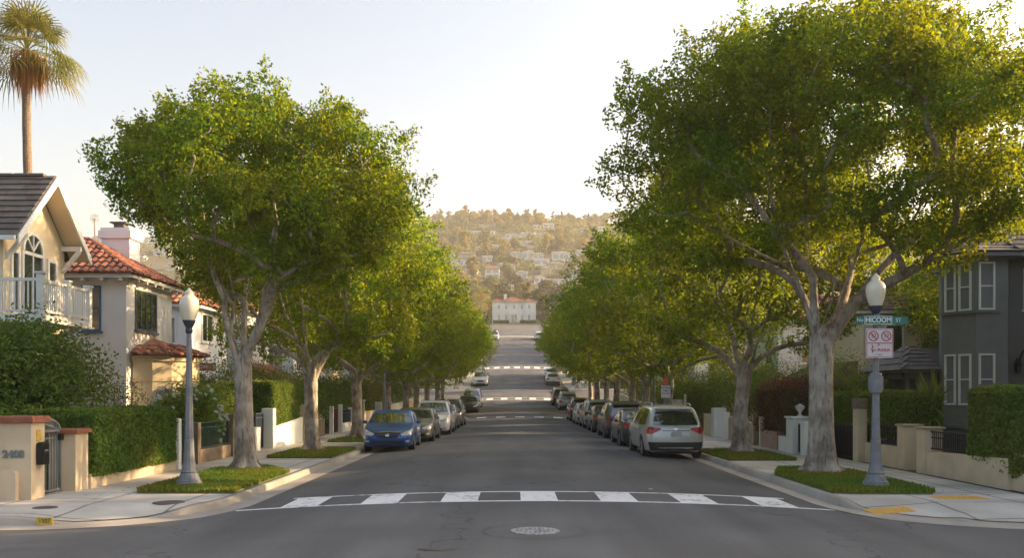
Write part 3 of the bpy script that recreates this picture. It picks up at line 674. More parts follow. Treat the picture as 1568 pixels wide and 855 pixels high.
# ================================================================ HOUSES, GARDEN WALLS, GATES
def window(parent, face, a0, a1, z0, z1, at, fm='white', cols=1, rows=1, sill=True, arch=False, fw=.07, panem='pane', split=None):
    """face: 'x+','x-','y-' ; (a0,a1) span along the wall, `at` the wall plane"""
    s = 1 if face == 'x+' else -1; ax = 'x' if face[0] == 'x' else 'y'
    def bx(mb, p0, p1, q0, q1, d0, d1):
        d0, d1 = sorted((at+s*d0, at+s*d1))
        if ax == 'x': mb.box(d0, d1, p0, p1, q0, q1)
        else: mb.box(p0, p1, d0, d1, q0, q1)
    fr = MB()
    bx(fr, a0, a0+fw, z0, z1, -.02, .055); bx(fr, a1-fw, a1, z0, z1, -.02, .055); bx(fr, a0+fw, a1-fw, z1-fw, z1, -.02, .055); bx(fr, a0+fw, a1-fw, z0, z0+fw, -.02, .055)
    for i in range(1, cols):
        c = a0+(a1-a0)*i/cols; bx(fr, c-.022, c+.022, z0+fw, z1-fw, -.01, .04)
    hs = split if split else [j/rows for j in range(1, rows)]
    for h in hs:
        c = z0+(z1-z0)*h; bx(fr, a0+fw, a1-fw, c-.02, c+.02, -.01, .036)
    o = fr.build('window', M[fm], parent)
    pn = MB(); bx(pn, a0+fw, a1-fw, z0+fw, z1-fw, -.03, .014)
    if arch:
        n = 10; c = (a0+a1)/2; r = (a1-a0)/2; pts = [(c+r*math.cos(math.pi*i/n), z1-.01+r*.8*math.sin(math.pi*i/n)) for i in range(n+1)]
        d = at+s*.0; v = (s*.014,0,0) if ax == 'x' else (0,s*.014,0)
        pn.extr([(d,p,q) if ax == 'x' else (p,d,q) for p,q in pts], v)
    pn.build('pane', M[panem], o)
    if sill:
        sl = MB(); bx(sl, a0-.07, a1+.07, z0-.08, z0-.003, -.01, .10); sl.build('sill', M[fm], o)
    return o
def tiles(mb, A, B, Cc, D, w=.26, l=.42, r=.10):
    """barrel tiles over the slope A,B (eave) C,D (ridge)"""
    A, B, Cc, D = map(Vector, (A, B, Cc, D)); u = (B-A); Lu = u.length; u.normalize()
    n = u.cross(D-A); n.normalize()
    if n.z < 0: n = -n
    v = n.cross(u); v = v if v.z > 0 else -v; v.normalize()
    au, bu = 0.0, Lu; du = (D-A).dot(u); cu = (Cc-A).dot(u); H_ = (D-A).dot(v)
    rg = random.Random(int(Lu*100))
    k = int(Lu/w)
    for i in range(k):
        c = (i+.5)*Lu/k; top = H_
        if c < du: top = H_*c/max(du,1e-6)
        if c > cu: top = min(top, H_*(Lu-c)/max(Lu-cu,1e-6))
        j = 0; t0 = -.08
        while t0 < top-.06:
            t1 = min(t0+l+.06, top+.03); ww = w*.52; vs = []
            jx = rg.uniform(-.015,.015); jz = rg.uniform(-.008,.012)
            for (t_, q, lift) in ((t0, 1.0, .045+jz), (t1, .86, .012+jz)):
                for a in (0, 45, 90, 135, 180):
                    vs.append(A+u*(c+jx+ww*q*math.cos(R(a)))+v*t_+n*(lift+r*q*math.sin(R(a))))
            fs = [(m_, m_+1, m_+6, m_+5) for m_ in range(4)]+[(4,3,2,1,0)]
            mb.add([tuple(p) for p in vs], fs); t0 += l
def shingles(mb, A, B, Cc, D, l=.33, th=.035, w=.3, seed=1):
    A, B, Cc, D = map(Vector, (A, B, Cc, D)); u = (B-A); Lu = u.length; u.normalize(); n = u.cross(D-A).normalized(); n = n if n.z > 0 else -n
    v = n.cross(u); v = v if v.z > 0 else -v; v.normalize(); du = (D-A).dot(u); cu = (Cc-A).dot(u); H_ = (D-A).dot(v); rg = random.Random(seed); j = 0
    while j*l < H_:
        t0 = j*l-.05; t1 = min((j+1)*l+.03, H_); f = max(0, min(1, (j*l)/H_)); x0 = du*f; x1 = Lu+(cu-Lu)*f; x = x0-(rg.random()*w if False else 0)
        while x < x1-.02:
            xe = min(x+w*rg.uniform(.7,1.2), x1); h = th+rg.uniform(0,.008)
            p = [A+u*x+v*t0, A+u*xe+v*t0, A+u*xe+v*t1, A+u*x+v*t1]; q = [p[0]+n*h, p[1]+n*h, p[2]+n*.008, p[3]+n*.008]
            mb.add([tuple(z) for z in p+q], [(4,5,6,7),(0,1,5,4),(1,2,6,5),(3,0,4,7)]); x = xe+.004
        j += 1
def hip_roof(parent, x0, x1, y0, y1, z, h, m='rooftile', kind='tile', inset=None, along=None, w=.28, name='roof', fascia='white', over=.45, gable=None):
    x0 -= over; x1 += over; y0 -= over; y1 += over; along = along or ('x' if (x1-x0) > (y1-y0) else 'y')
    if along == 'x':
        i = inset if inset is not None else (y1-y0)/2; yc = (y0+y1)/2; ia = 0 if gable else i; r0 = (x0+i, yc, z+h); r1 = (x1-ia, yc, z+h)
    else:
        i = inset if inset is not None else (x1-x0)/2; xc = (x0+x1)/2; r0 = (xc, y0+i, z+h); r1 = (xc, y1-i, z+h)
    c = [(x0,y0,z),(x1,y0,z),(x1,y1,z),(x0,y1,z)]
    if along == 'x': sl = [(c[0],c[1],r1,r0),(c[2],c[3],r0,r1),(c[1],c[2],r1,r1),(c[3],c[0],r0,r0)]
    else: sl = [(c[1],c[2],r1,r0),(c[3],c[0],r0,r1),(c[0],c[1],r0,r0),(c[2],c[3],r1,r1)]
    mb = MB()
    for A,B,Cc,D in sl:
        if Cc == D: mb.add([A,B,Cc], [(0,1,2)])
        else: mb.add([A,B,Cc,D], [(0,1,2,3)])
        if abs((Vector(D)-Vector(A)).cross(Vector(B)-Vector(A)).length) < .1: continue
        if kind == 'tile': tiles(mb, A, B, Cc, D, w, w*1.6, w*.36)
        else: shingles(mb, A, B, Cc, D, l=.33 if w < .4 else .5, w=w*1.2)
    # ridge and hip caps
    for a, b in ((r0,r1),(c[0],r0),(c[3],r0),(c[1],r1),(c[2],r1)):
        if math.dist(a,b) > .2 and not (a == b): 
            n_ = max(1, int(math.dist(a,b)/.45))
            if along == 'y' and (a, b) == (c[3], r0): b = r1
            if along == 'y' and (a, b) == (c[1], r1): b = r0
            for k in range(n_):
                p = Vector(a).lerp(Vector(b), k/n_)+Vector((0,0,.03)); q = Vector(a).lerp(Vector(b), (k+1.1)/n_)+Vector((0,0,.02)); mb.tube([p,q], [.11,.085] if kind == 'tile' else [.06,.06], 6)
    o = mb.build(name, M[m], parent)
    f = MB(); t_ = .16
    f.box(x0+.04,x1-.04,y0+.04,y0+.09,z-t_,z-.005); f.box(x0+.04,x1-.04,y1-.09,y1-.04,z-t_,z-.005); f.box(x0+.04,x0+.09,y0+.09,y1-.09,z-t_,z-.005); f.box(x1-.09,x1-.04,y0+.09,y1-.09,z-t_,z-.005)
    f.box(x0+.09,x1-.09,y0+.09,y1-.09,z-.06,z-.012)
    f.build('fascia', M[fascia], o)
    return o
def house(label, x0, x1, y0, y1, h, rh, wm='stucco_white', rm='rooftile', kind='tile', wins=(), over=.45, w=.3, fascia='white', inset=None, name='house', group=None, along=None):
    z = P(y0) if y0 < 300 else GZ((x0+x1)/2, y0); zb = z+CH-.02; t = thing(name, label, 'house', ((x0+x1)/2, (y0+y1)/2, zb), 0, group)
    MB().box(x0,x1,y0,y1,z-.6,zb+h).build('wall', M[wm], t)
    hip_roof(t, x0, x1, y0, y1, zb+h, rh, rm, kind, inset, along, w, fascia=fascia, over=over)
    for q in wins:
        face, a0, a1, b0, b1 = q[:5]; kw = q[5] if len(q) > 5 else {}
        at = {'x+': x1, 'x-': x0, 'y-': y0}[face]; window(t, face, a0, a1, zb+b0, zb+b1, at, **kw)
    return t

# ---- A: cream gabled house with the balcony, nearest on the left
zA = CH
A_ = thing('gabled_house', 'cream stucco house with dark tiled gable roof and white balcony, nearest on the left', 'house', (-19, 28.3, zA))
xw, y0, y1, ze, zr = -15.25, 26.5, 30.1, 6.95, 8.72; ym = (y0+y1)/2
mb = MB(); mb.box(-25, xw, y0, y1, -.4, ze-.12); mb.extr([(xw,y0,ze-.121),(xw,y1,ze-.121),(xw,y1-.05,ze),(xw,ym,zr-.12),(xw,y0+.05,ze)], (-9.75,0,0)); mb.build('wall', M['stucco_cream'], A_)
ov = .55; ye0, ye1, xo = y0-.45, y1+.45, xw+.62; sl = (zr-ze)/(ym-y0); zo = ze-sl*.45
mb = MB()
for (A, B, Cc, D) in (((-25.5,ye0,zo),(xo,ye0,zo),(xo,ym,zr),(-25.5,ym,zr)), ((xo,ye1,zo),(-25.5,ye1,zo),(-25.5,ym,zr),(xo,ym,zr))):
    A,B,Cc,D = [Vector(q)+Vector((0,0,.12)) for q in (A,B,Cc,D)]
    mb.add([tuple(q) for q in (A,B,Cc,D)]+[tuple(q-Vector((0,0,.12))) for q in (A,B,Cc,D)], [(0,1,2,3),(7,6,5,4),(0,4,5,1),(1,5,6,2),(3,7,4,0)]); shingles(mb, A, B, Cc, D, l=.30, th=.05, w=.55)
for k in range(22): mb.box(-25.5+k*.48, -25.5+k*.48+.46, ym-.12, ym+.12, zr+.10, zr+.19, .03)
ro = mb.build('roof', M['slate'], A_)
mb = MB()      # soffit boards, barge boards, brackets
for s, ye in ((1, ye0), (-1, ye1)):
    mb.extr([(xo+.03,ye,zo-.14),(xo+.03,ye,zo+.11),(xo+.03,ym,zr+.11),(xo+.03,ym,zr-.16)], (.05,0,0))
mb.build('barge_board', M['white'], ro)
mb = MB()
for s, ye, yw in ((1, ye0, y0), (-1, ye1, y1)): mb.add([(xw+.003,ye,zo-.02),(xo+.02,ye,zo-.02),(xo+.02,ym,zr-.02),(xw+.003,ym,zr-.02)], [(0,1,2,3)])
mb.build('soffit', M['stucco_cream'], ro)
mb = MB(); mb.box(-25.5, xo, ye0-.11, ye0-.01, zo-.02, zo+.10); mb.build('gutter', M['white'], ro)
mb = MB()
for yy in (y0+.15, y1-.15):
    mb = MB(); zz = ze-.12; mb.bar((xw,yy,zz),(xo,yy,zz),.13,.15); mb.bar((xw+.02,yy,zz-.75),(xo-.05,yy,zz-.08),.12,.12); mb.build('bracket', M['white'], A_)
# french doors: three bays and a fanlight
zf = 4.42; ztop = 6.42
for i, (a, b, c) in enumerate(((26.85,27.35,1),(27.45,28.75,2),(28.95,29.55,1))):
    z1_ = ztop if c == 2 else ztop-.05
    window(A_, 'x+', a, b, zf, z1_, xw, cols=c, sill=False, fw=.10)
fr = MB(); n = 12; yc = 28.1; r0_, r1_ = .62, .52
po = [(xw+.0, yc+r0_*math.cos(math.pi*i/n), ztop+.02+r0_*math.sin(math.pi*i/n)) for i in range(n+1)]; pi_ = [(xw, yc+r1_*math.cos(math.pi*i/n), ztop+.02+r1_*math.sin(math.pi*i/n)) for i in range(n+1)]
for i in range(n): fr.extr([po[i],po[i+1],pi_[i+1],pi_[i]], (.06,0,0))
for a in (50, 90, 130): fr.bar((xw+.03,yc,ztop+.04),(xw+.03,yc+r1_*math.cos(R(a)),ztop+.02+r1_*math.sin(R(a))),.04)
fo = fr.build('fanlight', M['white'], A_); p_ = MB().extr(pi_, (.015,0,0)); p_.build('pane', M['pane'], fo)
for yy in (26.62, 27.4): pass
# balcony
xb, yb0, yb1, zb_ = -13.35, 25.0, 27.95, 4.28
bal = MB(); bal.box(-19, xb, yb0, yb1, zb_-.16, zb_, 0); bal.box(-19,xb+.06,yb0-.06,yb1+.06,zb_-.22,zb_-.165); bo = bal.build('balcony', M['white'], A_)
mb = MB()
for x_ in (-19.0+.1, -16.2, xb-.08): mb = MB(); mb.box(x_-.09,x_+.09,yb0,yb0+.18,zb_,zb_+1.12); mb.box(x_-.12,x_+.12,yb0-.03,yb0+.21,zb_+1.12,zb_+1.17); mb.build('newel', M['white'], bo)
for y_ in (26.55, yb1-.09): mb = MB(); mb.box(xb-.17,xb+.01,y_-.09,y_+.09,zb_,zb_+1.05); mb.box(xb-.2,xb+.04,y_-.12,y_+.12,zb_+1.05,zb_+1.10); mb.build('newel', M['white'], bo)
mb = MB(); mb.box(-19,xb-.17,yb0+.05,yb0+.13,zb_+.92,zb_+1.0); mb.box(-19,xb-.17,yb0+.06,yb0+.12,zb_+.07,zb_+.13)
mb.box(xb-.12,xb-.04,yb0+.18,yb1-.18,zb_+.90,zb_+.98); mb.box(xb-.11,xb-.05,yb0+.18,yb1-.18,zb_+.07,zb_+.13)
x_ = -18.8
while x_ < xb-.2:
    mb.box(x_,x_+.035,yb0+.07,yb0+.105,zb_+.1,zb_+.93); x_ += .125
y_ = yb0+.25
while y_ < yb1-.2: mb.box(xb-.098,xb-.062,y_,y_+.035,zb_+.1,zb_+.92); y_ += .12
mb.build('railing', M['white'], bo)
mb = MB()
for y_ in (25.4, 26.5, 27.6): MB().bar((xw-.05,y_,zb_-.8),(xb-.3,y_,zb_-.28),.12).build('bracket', M['white'], bo)
window(A_, 'x+', 27.2, 28.9, 1.3, 2.9, xw, cols=2)
window(A_, 'y-', -18.2, -17.0, 4.9, 6.2, y0, cols=2)

# ---- B: white house with red barrel tiles, chimney and turret bay
B_ = thing('tiled_house', 'white two storey house with red barrel tile roof and square chimney', 'house', (-18.5, 35, CH))
mb = MB(); mb.box(-24,-14.45,33,37.4,-.3,6.28); mb.build('wall', M['stucco_white'], B_)
hip_roof(B_, -24, -14.45, 33, 37.4, 6.4, 1.62, 'rooftile', 'tile', inset=2.85, along='x', w=.27)
mb = MB()
for i in range(14): MB().box(-23.4+i*.68,-23.28+i*.68,32.62,33.0,6.14,6.24).build('rafter_tail', M['white'], B_)
for i in range(6): MB().box(-14.45,-14.07,33.2+i*.75,33.32+i*.75,6.14,6.24).build('rafter_tail', M['white'], B_)
ch = MB(); ch.box(-16.65,-15.55,35.9,36.9,6.0,8.45); ch.box(-16.74,-15.46,35.81,36.99,8.2,8.5); ch.box(-16.68,-15.52,35.87,36.93,8.5,8.62); co = ch.build('chimney', M['stucco_pink'], B_)
ch = MB(); ch.box(-16.3,-15.9,36.2,36.6,8.62,8.85); ch.box(-16.42,-15.78,36.1,36.7,8.85,8.9); ch.build('chimney_cap', M['slate'], co)
window(B_, 'y-', -16.05, -15.35, 4.35, 6.0, 33, fm='bluetrim', rows=2)
window(B_, 'x+', 33.75, 35.75, 4.45, 5.95, -14.45, fm='sash', cols=4)
mb = MB(); mb.box(-14.44,-14.38,33.7,35.8,5.95,6.02); mb.build('lintel', M['white'], B_)
window(B_, 'y-', -19, -17.6, 4.4, 5.9, 33, fm='bluetrim', cols=2)
# rounded bay with its own tiled roof
n = 8; cx, cy, rb = -14.4, 35.2, 1.75; pl = [(cx, cy-rb)]+[(cx+rb*math.sin(math.pi*i/n), cy-rb*math.cos(math.pi*i/n)) for i in range(1,n)]+[(cx, cy+rb)]
by = MB(); by.prism(pl, -.2, 3.35); by.prism([(cx,cy-rb-.08)]+[(cx+(rb+.08)*math.sin(math.pi*i/n), cy-(rb+.08)*math.cos(math.pi*i/n)) for i in range(1,n)]+[(cx,cy+rb+.08)], 3.3, 3.5); by.prism([(cx,cy-rb-.04)]+[(cx+(rb+.04)*math.sin(math.pi*i/n), cy-(rb+.04)*math.cos(math.pi*i/n)) for i in range(1,n)]+[(cx,cy+rb+.04)], 2.55, 2.62)
bo = by.build('bay', M['stucco_cream'], B_)
rf = MB()
for i in range(n):
    a0_, a1_ = math.pi*i/n, math.pi*(i+1)/n; ro_ = rb+.3
    A = (cx+ro_*math.sin(a0_), cy-ro_*math.cos(a0_), 3.52); Bq = (cx+ro_*math.sin(a1_), cy-ro_*math.cos(a1_), 3.52); T_ = (cx+.05, cy, 4.25)
    rf.add([A,Bq,T_],[(0,1,2)]); tiles(rf, A, Bq, T_, T_, .27, .42, .1)
rf.build('bay_roof', M['rooftile2'], bo)
for a_ in (35, 75, 115):
    wx, wy = cx+rb*math.sin(R(a_)), cy-rb*math.cos(R(a_)); u_ = Vector((math.cos(R(a_)), math.sin(R(a_)), 0)); nn_ = Vector((math.sin(R(a_)), -math.cos(R(a_)), 0)); c_ = Vector((wx,wy,0))-nn_*.03
    pts = [c_+u_*p+Vector((0,0,q)) for p,q in ((-.28,1.0),(.28,1.0),(.28,2.0),(.2,2.25),(0,2.33),(-.2,2.25),(-.28,2.0))]
    k_ = MB().extr([tuple(q) for q in pts], tuple(nn_*.06)).build('window', M['sash'], bo)
    k2 = MB().extr([tuple(q+nn_*.005) for q in [c_+u_*p+Vector((0,0,q)) for p,q in ((-.21,1.08),(.21,1.08),(.21,1.97),(.14,2.18),(0,2.25),(-.14,2.18),(-.21,1.97))]], tuple(nn_*.07)); k2.build('pane', M['pane'], k_)

# ---- C, D, E ... further houses of the left row
Cc_ = house('white house with metal awning and red lettered banner behind the nearest left lamp', -24, -15.7, 43.2, 48.6, 6.2, 1.6, wins=[('x+',44.6,46.2,4.5,5.9,dict(cols=2)),('y-',-17.6,-16.4,4.3,5.6,dict(cols=2)),('x+',47.0,47.9,4.6,5.8)], rm='rooftile2')
mb = MB(); mb.box(-15.7,-14.2,43.6,47.2,2.25,2.31)
for y_ in (43.7, 44.6, 45.5, 47.1): mb.box(-14.35,-14.2,y_-.08,y_+.08,-.1,2.25)
pc = mb.build('porch', M['white'], Cc_)
mb = MB(); mb.extr([(-13.9,43.3,2.3),(-15.68,43.3,3.15),(-15.68,43.3,3.25),(-13.9,43.3,2.4)], (0,4.1,0)); mb.build('awning', M['awning'], pc)
t = thing('banner', 'red banner with white letters above the metal awning of the white house', 'banner', (-15.1, 43.28, 3.2))
mb = MB(); mb.box(-.62,.55,-.03,.0,-.02,.32); mb.build('cloth', M['redtape'], t, local=True); mb = MB(); mb.box(-.7,-.62,-.04,.02,-.1,.95); mb.build('cloth', M['redtape'], t, local=True)
mb = MB(); mb.box(-.66,.6,-.035,.005,-.06,-.02); mb.box(-.6,.6,-.035,.005,.32,.35); mb.build('rail', M['white'], t, local=True)
text('LUNOND SV', .23, (-.02,-.04,.15), (R(90),0,0), M['signletter'], t, bold=.004)
D_ = house('white house with orange lower roof behind the first left street tree', -25, -15.3, 50.2, 55.4, 6.6, 1.5, wm='stucco_white', rm='rooftile2', wins=[('x+',51.4,52.6,4.3,5.8,dict(cols=2)),('x+',53.4,54.4,4.3,5.8),('y-',-18,-16.8,4.4,5.6,dict(cols=2))])
mb = MB(); mb.box(-15.3,-13.4,50.0,55.2,-.2,2.55); an = mb.build('annexe', M['stucco_white'], D_)
mb = MB(); A,B,Cq,Dq = (-13.0,49.7,2.6),(-13.0,55.5,2.6),(-15.3,55.5,3.75),(-15.3,49.7,3.75); mb.add([A,B,Cq,Dq],[(0,1,2,3)]); tiles(mb,A,B,Cq,Dq,.3,.45,.1)
mb.add([(-13.0,49.72,2.6),(-15.3,49.72,2.6),(-15.3,49.72,3.75)],[(0,1,2)]); mb.build('roof', M['rooftile2'], an)
E_ = house('white house with flat sashes and square bay, between the first two left trees', -24, -14.6, 58.5, 64, 5.9, 1.3, rm='rooftile', wins=[('x+',59.3,60.5,3.4,5.0,dict(cols=2)),('x+',61.4,63.2,3.4,5.0,dict(cols=3)),('y-',-16.4,-15.2,3.3,4.9,dict(cols=2))])
mb = MB(); mb.box(-14.6,-13.6,60.9,63.6,-.2,3.6); mb.build('bay', M['stucco_white'], E_)
HL = [('cream house with red tiles, sixth of the left row', 68, 74, 5.8,'stucco_cream'),('white house with red tiles, seventh of the left row', 78, 84, 6.2,'stucco_white'),
      ('cream house past the second crosswalk on the left', 108, 116, 6,'stucco_cream'),('white house up the slope on the left', 120, 128, 6.2,'stucco_white'),('tan house near the third cross street on the left', 146, 154, 6,'stucco_tan'),('white house high on the left of the slope', 160, 169, 6,'stucco_white')]
for l, a, b, h, wm in HL: house(l, -24, -14.2, a, b, h, 1.5, wm=wm, wins=[('x+',a+1,a+2.4,3.6,5.0,dict(cols=2)),('x+',b-2.4,b-1,3.6,5.0,dict(cols=2)),('y-',-16.6,-15.2,3.6,5.0,dict(cols=2)),('y-',-16.6,-15.2,.9,2.2,dict(cols=2))], w=.4)

# ---- right row: grey bay house
G_ = thing('grey_house', 'dark grey stucco house with two storey bay and white sash windows', 'house', (17, 32, CH))
yf = 29.3
mb = MB(); mb.box(15.05,24,30.0,34,-.3,6.6); mb.box(13.05,15.045,31.25,33.6,-.3,2.84)
mb.build('wall', M['stucco_grey'], G_)
mb = MB(); mb.prism([(13.0,30.35),(13.62,yf),(14.62,yf),(15.04,30.0),(15.04,31.2),(13.3,31.2)], -.3, 6.55); bay = mb.build('bay', M['stucco_grey2'], G_)
mb = MB(); mb.prism([(12.9,30.3),(13.56,yf-.1),(14.68,yf-.1),(15.15,29.93),(15.15,31.1),(13.2,31.1)], .95, 1.07); mb.build('belt', M['stucco_grey'], bay)
for k_, (za, zbq) in enumerate(((1.72,3.38),(4.78,6.32))):
    window(bay, 'y-', 13.68, 14.2, za, zbq, yf, rows=2, fw=.06)
    # slanted side of the bay: a pair of narrow sashes
    a = Vector((13.0,30.35,0)); b = Vector((13.62,yf,0)); d_ = (b-a).normalized(); nn_ = Vector((d_.y,-d_.x,0)); L_ = (b-a).length
    if nn_.y > 0: nn_ = -nn_
    for i_, (p0, p1) in enumerate(((.12,.52),(.62,1.06))):
        fr = MB(); 
        def sl(q0,q1,z0,z1,t0,t1):
            c0 = a+d_*q0+nn_*t0; c1 = a+d_*q1+nn_*t0; c2 = a+d_*q1+nn_*t1; c3 = a+d_*q0+nn_*t1
            return [(c.x,c.y) for c in (c0,c1,c2,c3)], z0, z1
        for s_ in ((p0,p0+.06,za,zbq),(p1-.06,p1,za,zbq),(p0+.06,p1-.06,zbq-.06,zbq),(p0+.06,p1-.06,za,za+.06),(p0+.06,p1-.06,(za+zbq)/2-.02,(za+zbq)/2+.02)): fr.prism(*sl(*s_,-.01,.05))
        w_ = fr.build('window', M['white'], bay); MB().prism(*sl(p0+.06,p1-.06,za+.06,zbq-.06,-.02,.02)).build('pane', M['pane'], w_)
    fr = MB(); fr.prism([(12.93,30.33),(13.57,yf-.09),(14.35,yf-.09),(14.35,yf+.05),(13.1,30.5)], za-.09, za-.02); fr.build('sill', M['stucco_grey'], bay)
window(G_, 'y-', 15.5, 15.78, 4.85, 6.2, 30.0, rows=4, sill=True)
window(G_, 'y-', 18, 19, 4.85, 6.2, 30.0, rows=2)
# arched entrance, iron scroll above it, wall lantern
mb = MB(); n = 10; c = 15.95; pts = [(c-.42,30.0,0),(c+.42,30.0,0)]+[(c+.42*math.cos(math.pi*i/n),30.0,2.55+.75*math.sin(math.pi*i/n)-.0) for i in range(n+1)]
mb.extr([(q[0],29.985,q[2]+CH) for q in pts], (0,-.01,0)); do = mb.build('door', M['black'], G_)
mb = MB(); ps = [(c+.62*math.cos(math.pi*i/n),29.9,2.95+CH+.62*math.sin(math.pi*i/n)) for i in range(n+1)]; mb.tube(ps, .035, 6); mb.tube([(c,29.88,3.4+CH),(c+.1,29.86,3.62+CH),(c-.08,29.86,3.68+CH),(c-.12,29.87,3.52+CH)], .03, 6); mb.build('iron_scroll', M['black'], G_)
mb = MB(); mb.lathe([(.03,0),(.10,.05),(.13,.28),(.15,.30),(.03,.42),(.01,.47)], 6, (15.22,29.78,2.75)); mb.bar((15.22,29.99,3.1),(15.22,29.8,3.25),.03); mb.build('wall_lantern', M['lantern'], G_)
hip_roof(G_, 15.05, 24, 30.0, 34, 6.62, 1.9, 'slate', 'flat', inset=2.5, w=.3, fascia='stucco_grey', over=.5)
mb = MB(); rp = [(12.55,30.15),(13.4,yf-.45),(14.85,yf-.45),(15.6,29.7),(16.0,31.7),(12.95,31.7)]; ap = (14.9,30.9,7.5)
for i in range(len(rp)):
    a = rp[i]; b = rp[(i+1)%len(rp)]; mb.add([(a[0],a[1],6.6),(b[0],b[1],6.6),ap],[(0,1,2)]); shingles(mb,(a[0],a[1],6.62),(b[0],b[1],6.62),ap,ap,w=.3)
mb.add([(p[0],p[1],6.585) for p in rp],[tuple(range(len(rp)-1,-1,-1))]); mb.build('bay_roof', M['slate'], bay)
mb = MB(); mb.prism(rp, 6.46, 6.58); mb.build('gutter', M['stucco_grey'], bay)
# porch on the street side
mb = MB(); mb.box(12.0,12.97,30.9,33.6,2.6,2.85)
for (x_, y_) in ((12.0,30.9),(12.45,30.9),(12.82,30.9),(12.0,32.2),(12.0,33.45)): mb.box(x_,x_+.16,y_,y_+.16,-.1,2.6)
mb.box(12.75,12.97,31.1,33.6,-.1,2.6)
po_ = mb.build('porch', M['stucco_grey'], G_)
mb = MB(); A,B,Cq,Dq = (11.7,30.4,2.9),(13.0,30.4,2.9),(13.0,32.2,3.75),(12.6,32.2,3.75); mb.add([A,B,Cq,Dq],[(0,1,2,3)]); shingles(mb,A,B,Cq,Dq)
A2,B2,C2,D2 = (11.7,34.0,2.9),(11.7,30.4,2.9),(12.6,32.2,3.75),(12.6,32.2,3.75); mb.add([A2,B2,C2],[(0,1,2)]); shingles(mb,A2,B2,C2,D2); mb.box(11.7,13.0,30.4,34,2.80,2.885); mb.add([(12.6,30.9,2.9),(15.04,30.9,2.9),(15.04,33.7,2.9),(12.6,33.7,2.9),(12.6,32.2,3.7),(15.04,32.2,3.7)],[(0,1,5,4),(2,3,4,5)]); mb.build('roof', M['slate'], po_)
mb = MB(); mb.tube([(11.75,30.45,2.85),(11.8,30.5,2.7),(11.95,30.8,2.5),(11.97,30.85,.2)], .035, 6); mb.build('downpipe', M['black'], po_)

G_.location.x += .75
K_ = house('cream two storey house with brown shingle roof behind the lamp with signs', 14.3, 24, 38.6, 46, 5.5, 1.9, wm='stucco_cream', rm='brownshingle', kind='flat', over=.35, wins=[('y-',15.2,16.0,3.6,4.9)])
mb = MB(); mb.box(12.4,14.3,39.5,45,-.2,2.35); an = mb.build('annexe', M['stucco_cream'], K_)
mb = MB(); A,B,Cq,Dq = (12.0,45.4,2.4),(12.0,39.2,2.4),(14.3,39.2,3.5),(14.3,45.4,3.5); mb.add([A,B,Cq,Dq],[(0,1,2,3)]); shingles(mb,A,B,Cq,Dq,w=.35); mb.add([(12.0,39.2,2.4),(14.3,39.2,2.4),(14.3,39.2,3.5)],[(0,1,2)]); mb.box(11.95,14.3,39.15,45.4,2.28,2.39); mb.build('roof', M['brownshingle'], an)
window(an, 'y-', 12.7, 13.4, 1.3, 2.1, 39.5, cols=2)
HR = [('white house with red tiles behind the third right street tree', 50, 57, 6,'stucco_white'),('cream house, fourth of the right row', 61, 68, 5.8,'stucco_cream'),('white house, fifth of the right row', 73, 79, 6.2,'stucco_white'),('tan house before the second cross street on the right',82,88,5.6,'stucco_tan'),
      ('white house past the cross street on the right', 108, 117, 6,'stucco_white'),('cream house up the slope on the right', 121, 129, 6,'stucco_cream'),('white house near the third cross street on the right', 146, 155, 6,'stucco_white'),('cream house high on the right of the slope', 160, 169, 6,'stucco_cream')]
for l, a, b, h, wm in HR: house(l, 14.0, 24, a, b, h, 1.6, wm=wm, wins=[('x-',a+1,a+2.4,3.6,5.0,dict(cols=2)),('x-',b-2.4,b-1,3.6,5.0,dict(cols=2)),('y-',15.2,16.6,3.6,5.0,dict(cols=2)),('y-',15.2,16.6,.9,2.2,dict(cols=2))], w=.4)

house('tall cream corner house added beyond the right edge to shade the road', 17.4, 36, 17.5, 29.3, 6.8, 2.6, wm='stucco_cream', rm='brownshingle', kind='flat', w=.5, wins=[('x-',17,18.4,3.8,5.2,dict(cols=2)),('x-',21,22.4,3.8,5.2,dict(cols=2))])  # unseen house, added and sized to keep low sun off the road
# ================================================================ garden walls, posts, gates and fences (x = line of the wall)
def wallseg(label, x, y0, y1, h, m='stucco_wall', th=.22, side=-1, cap=None, name='garden_wall', h2=None, cat='wall', group=None):
    xa, xb = sorted((x, x+side*th)); z0, z1 = P(y0)+CH, P(y1)+CH; h2 = h if h2 is None else h2
    t = thing(name, label, cat, (x, (y0+y1)/2, z0), 0, group); mb = MB()
    mb.add([(xa,y0,z0-.3),(xb,y0,z0-.3),(xb,y1,z1-.3),(xa,y1,z1-.3),(xa,y0,z0+h),(xb,y0,z0+h),(xb,y1,z1+h2),(xa,y1,z1+h2)], [(3,2,1,0),(4,5,6,7),(0,1,5,4),(1,2,6,5),(2,3,7,6),(3,0,4,7)]); mb.build('wall', M[m], t)
    if cap:
        mb = MB(); mb.add([(xa-.04,y0-.02,z0+h+.003),(xb+.04,y0-.02,z0+h+.003),(xb+.04,y1+.02,z1+h2+.003),(xa-.04,y1+.02,z1+h2+.003),(xa-.04,y0-.02,z0+h+.07),(xb+.04,y0-.02,z0+h+.07),(xb+.04,y1+.02,z1+h2+.07),(xa-.04,y1+.02,z1+h2+.07)], [(3,2,1,0),(4,5,6,7),(0,1,5,4),(1,2,6,5),(2,3,7,6),(3,0,4,7)]); mb.build('coping', M[cap], t)
    return t
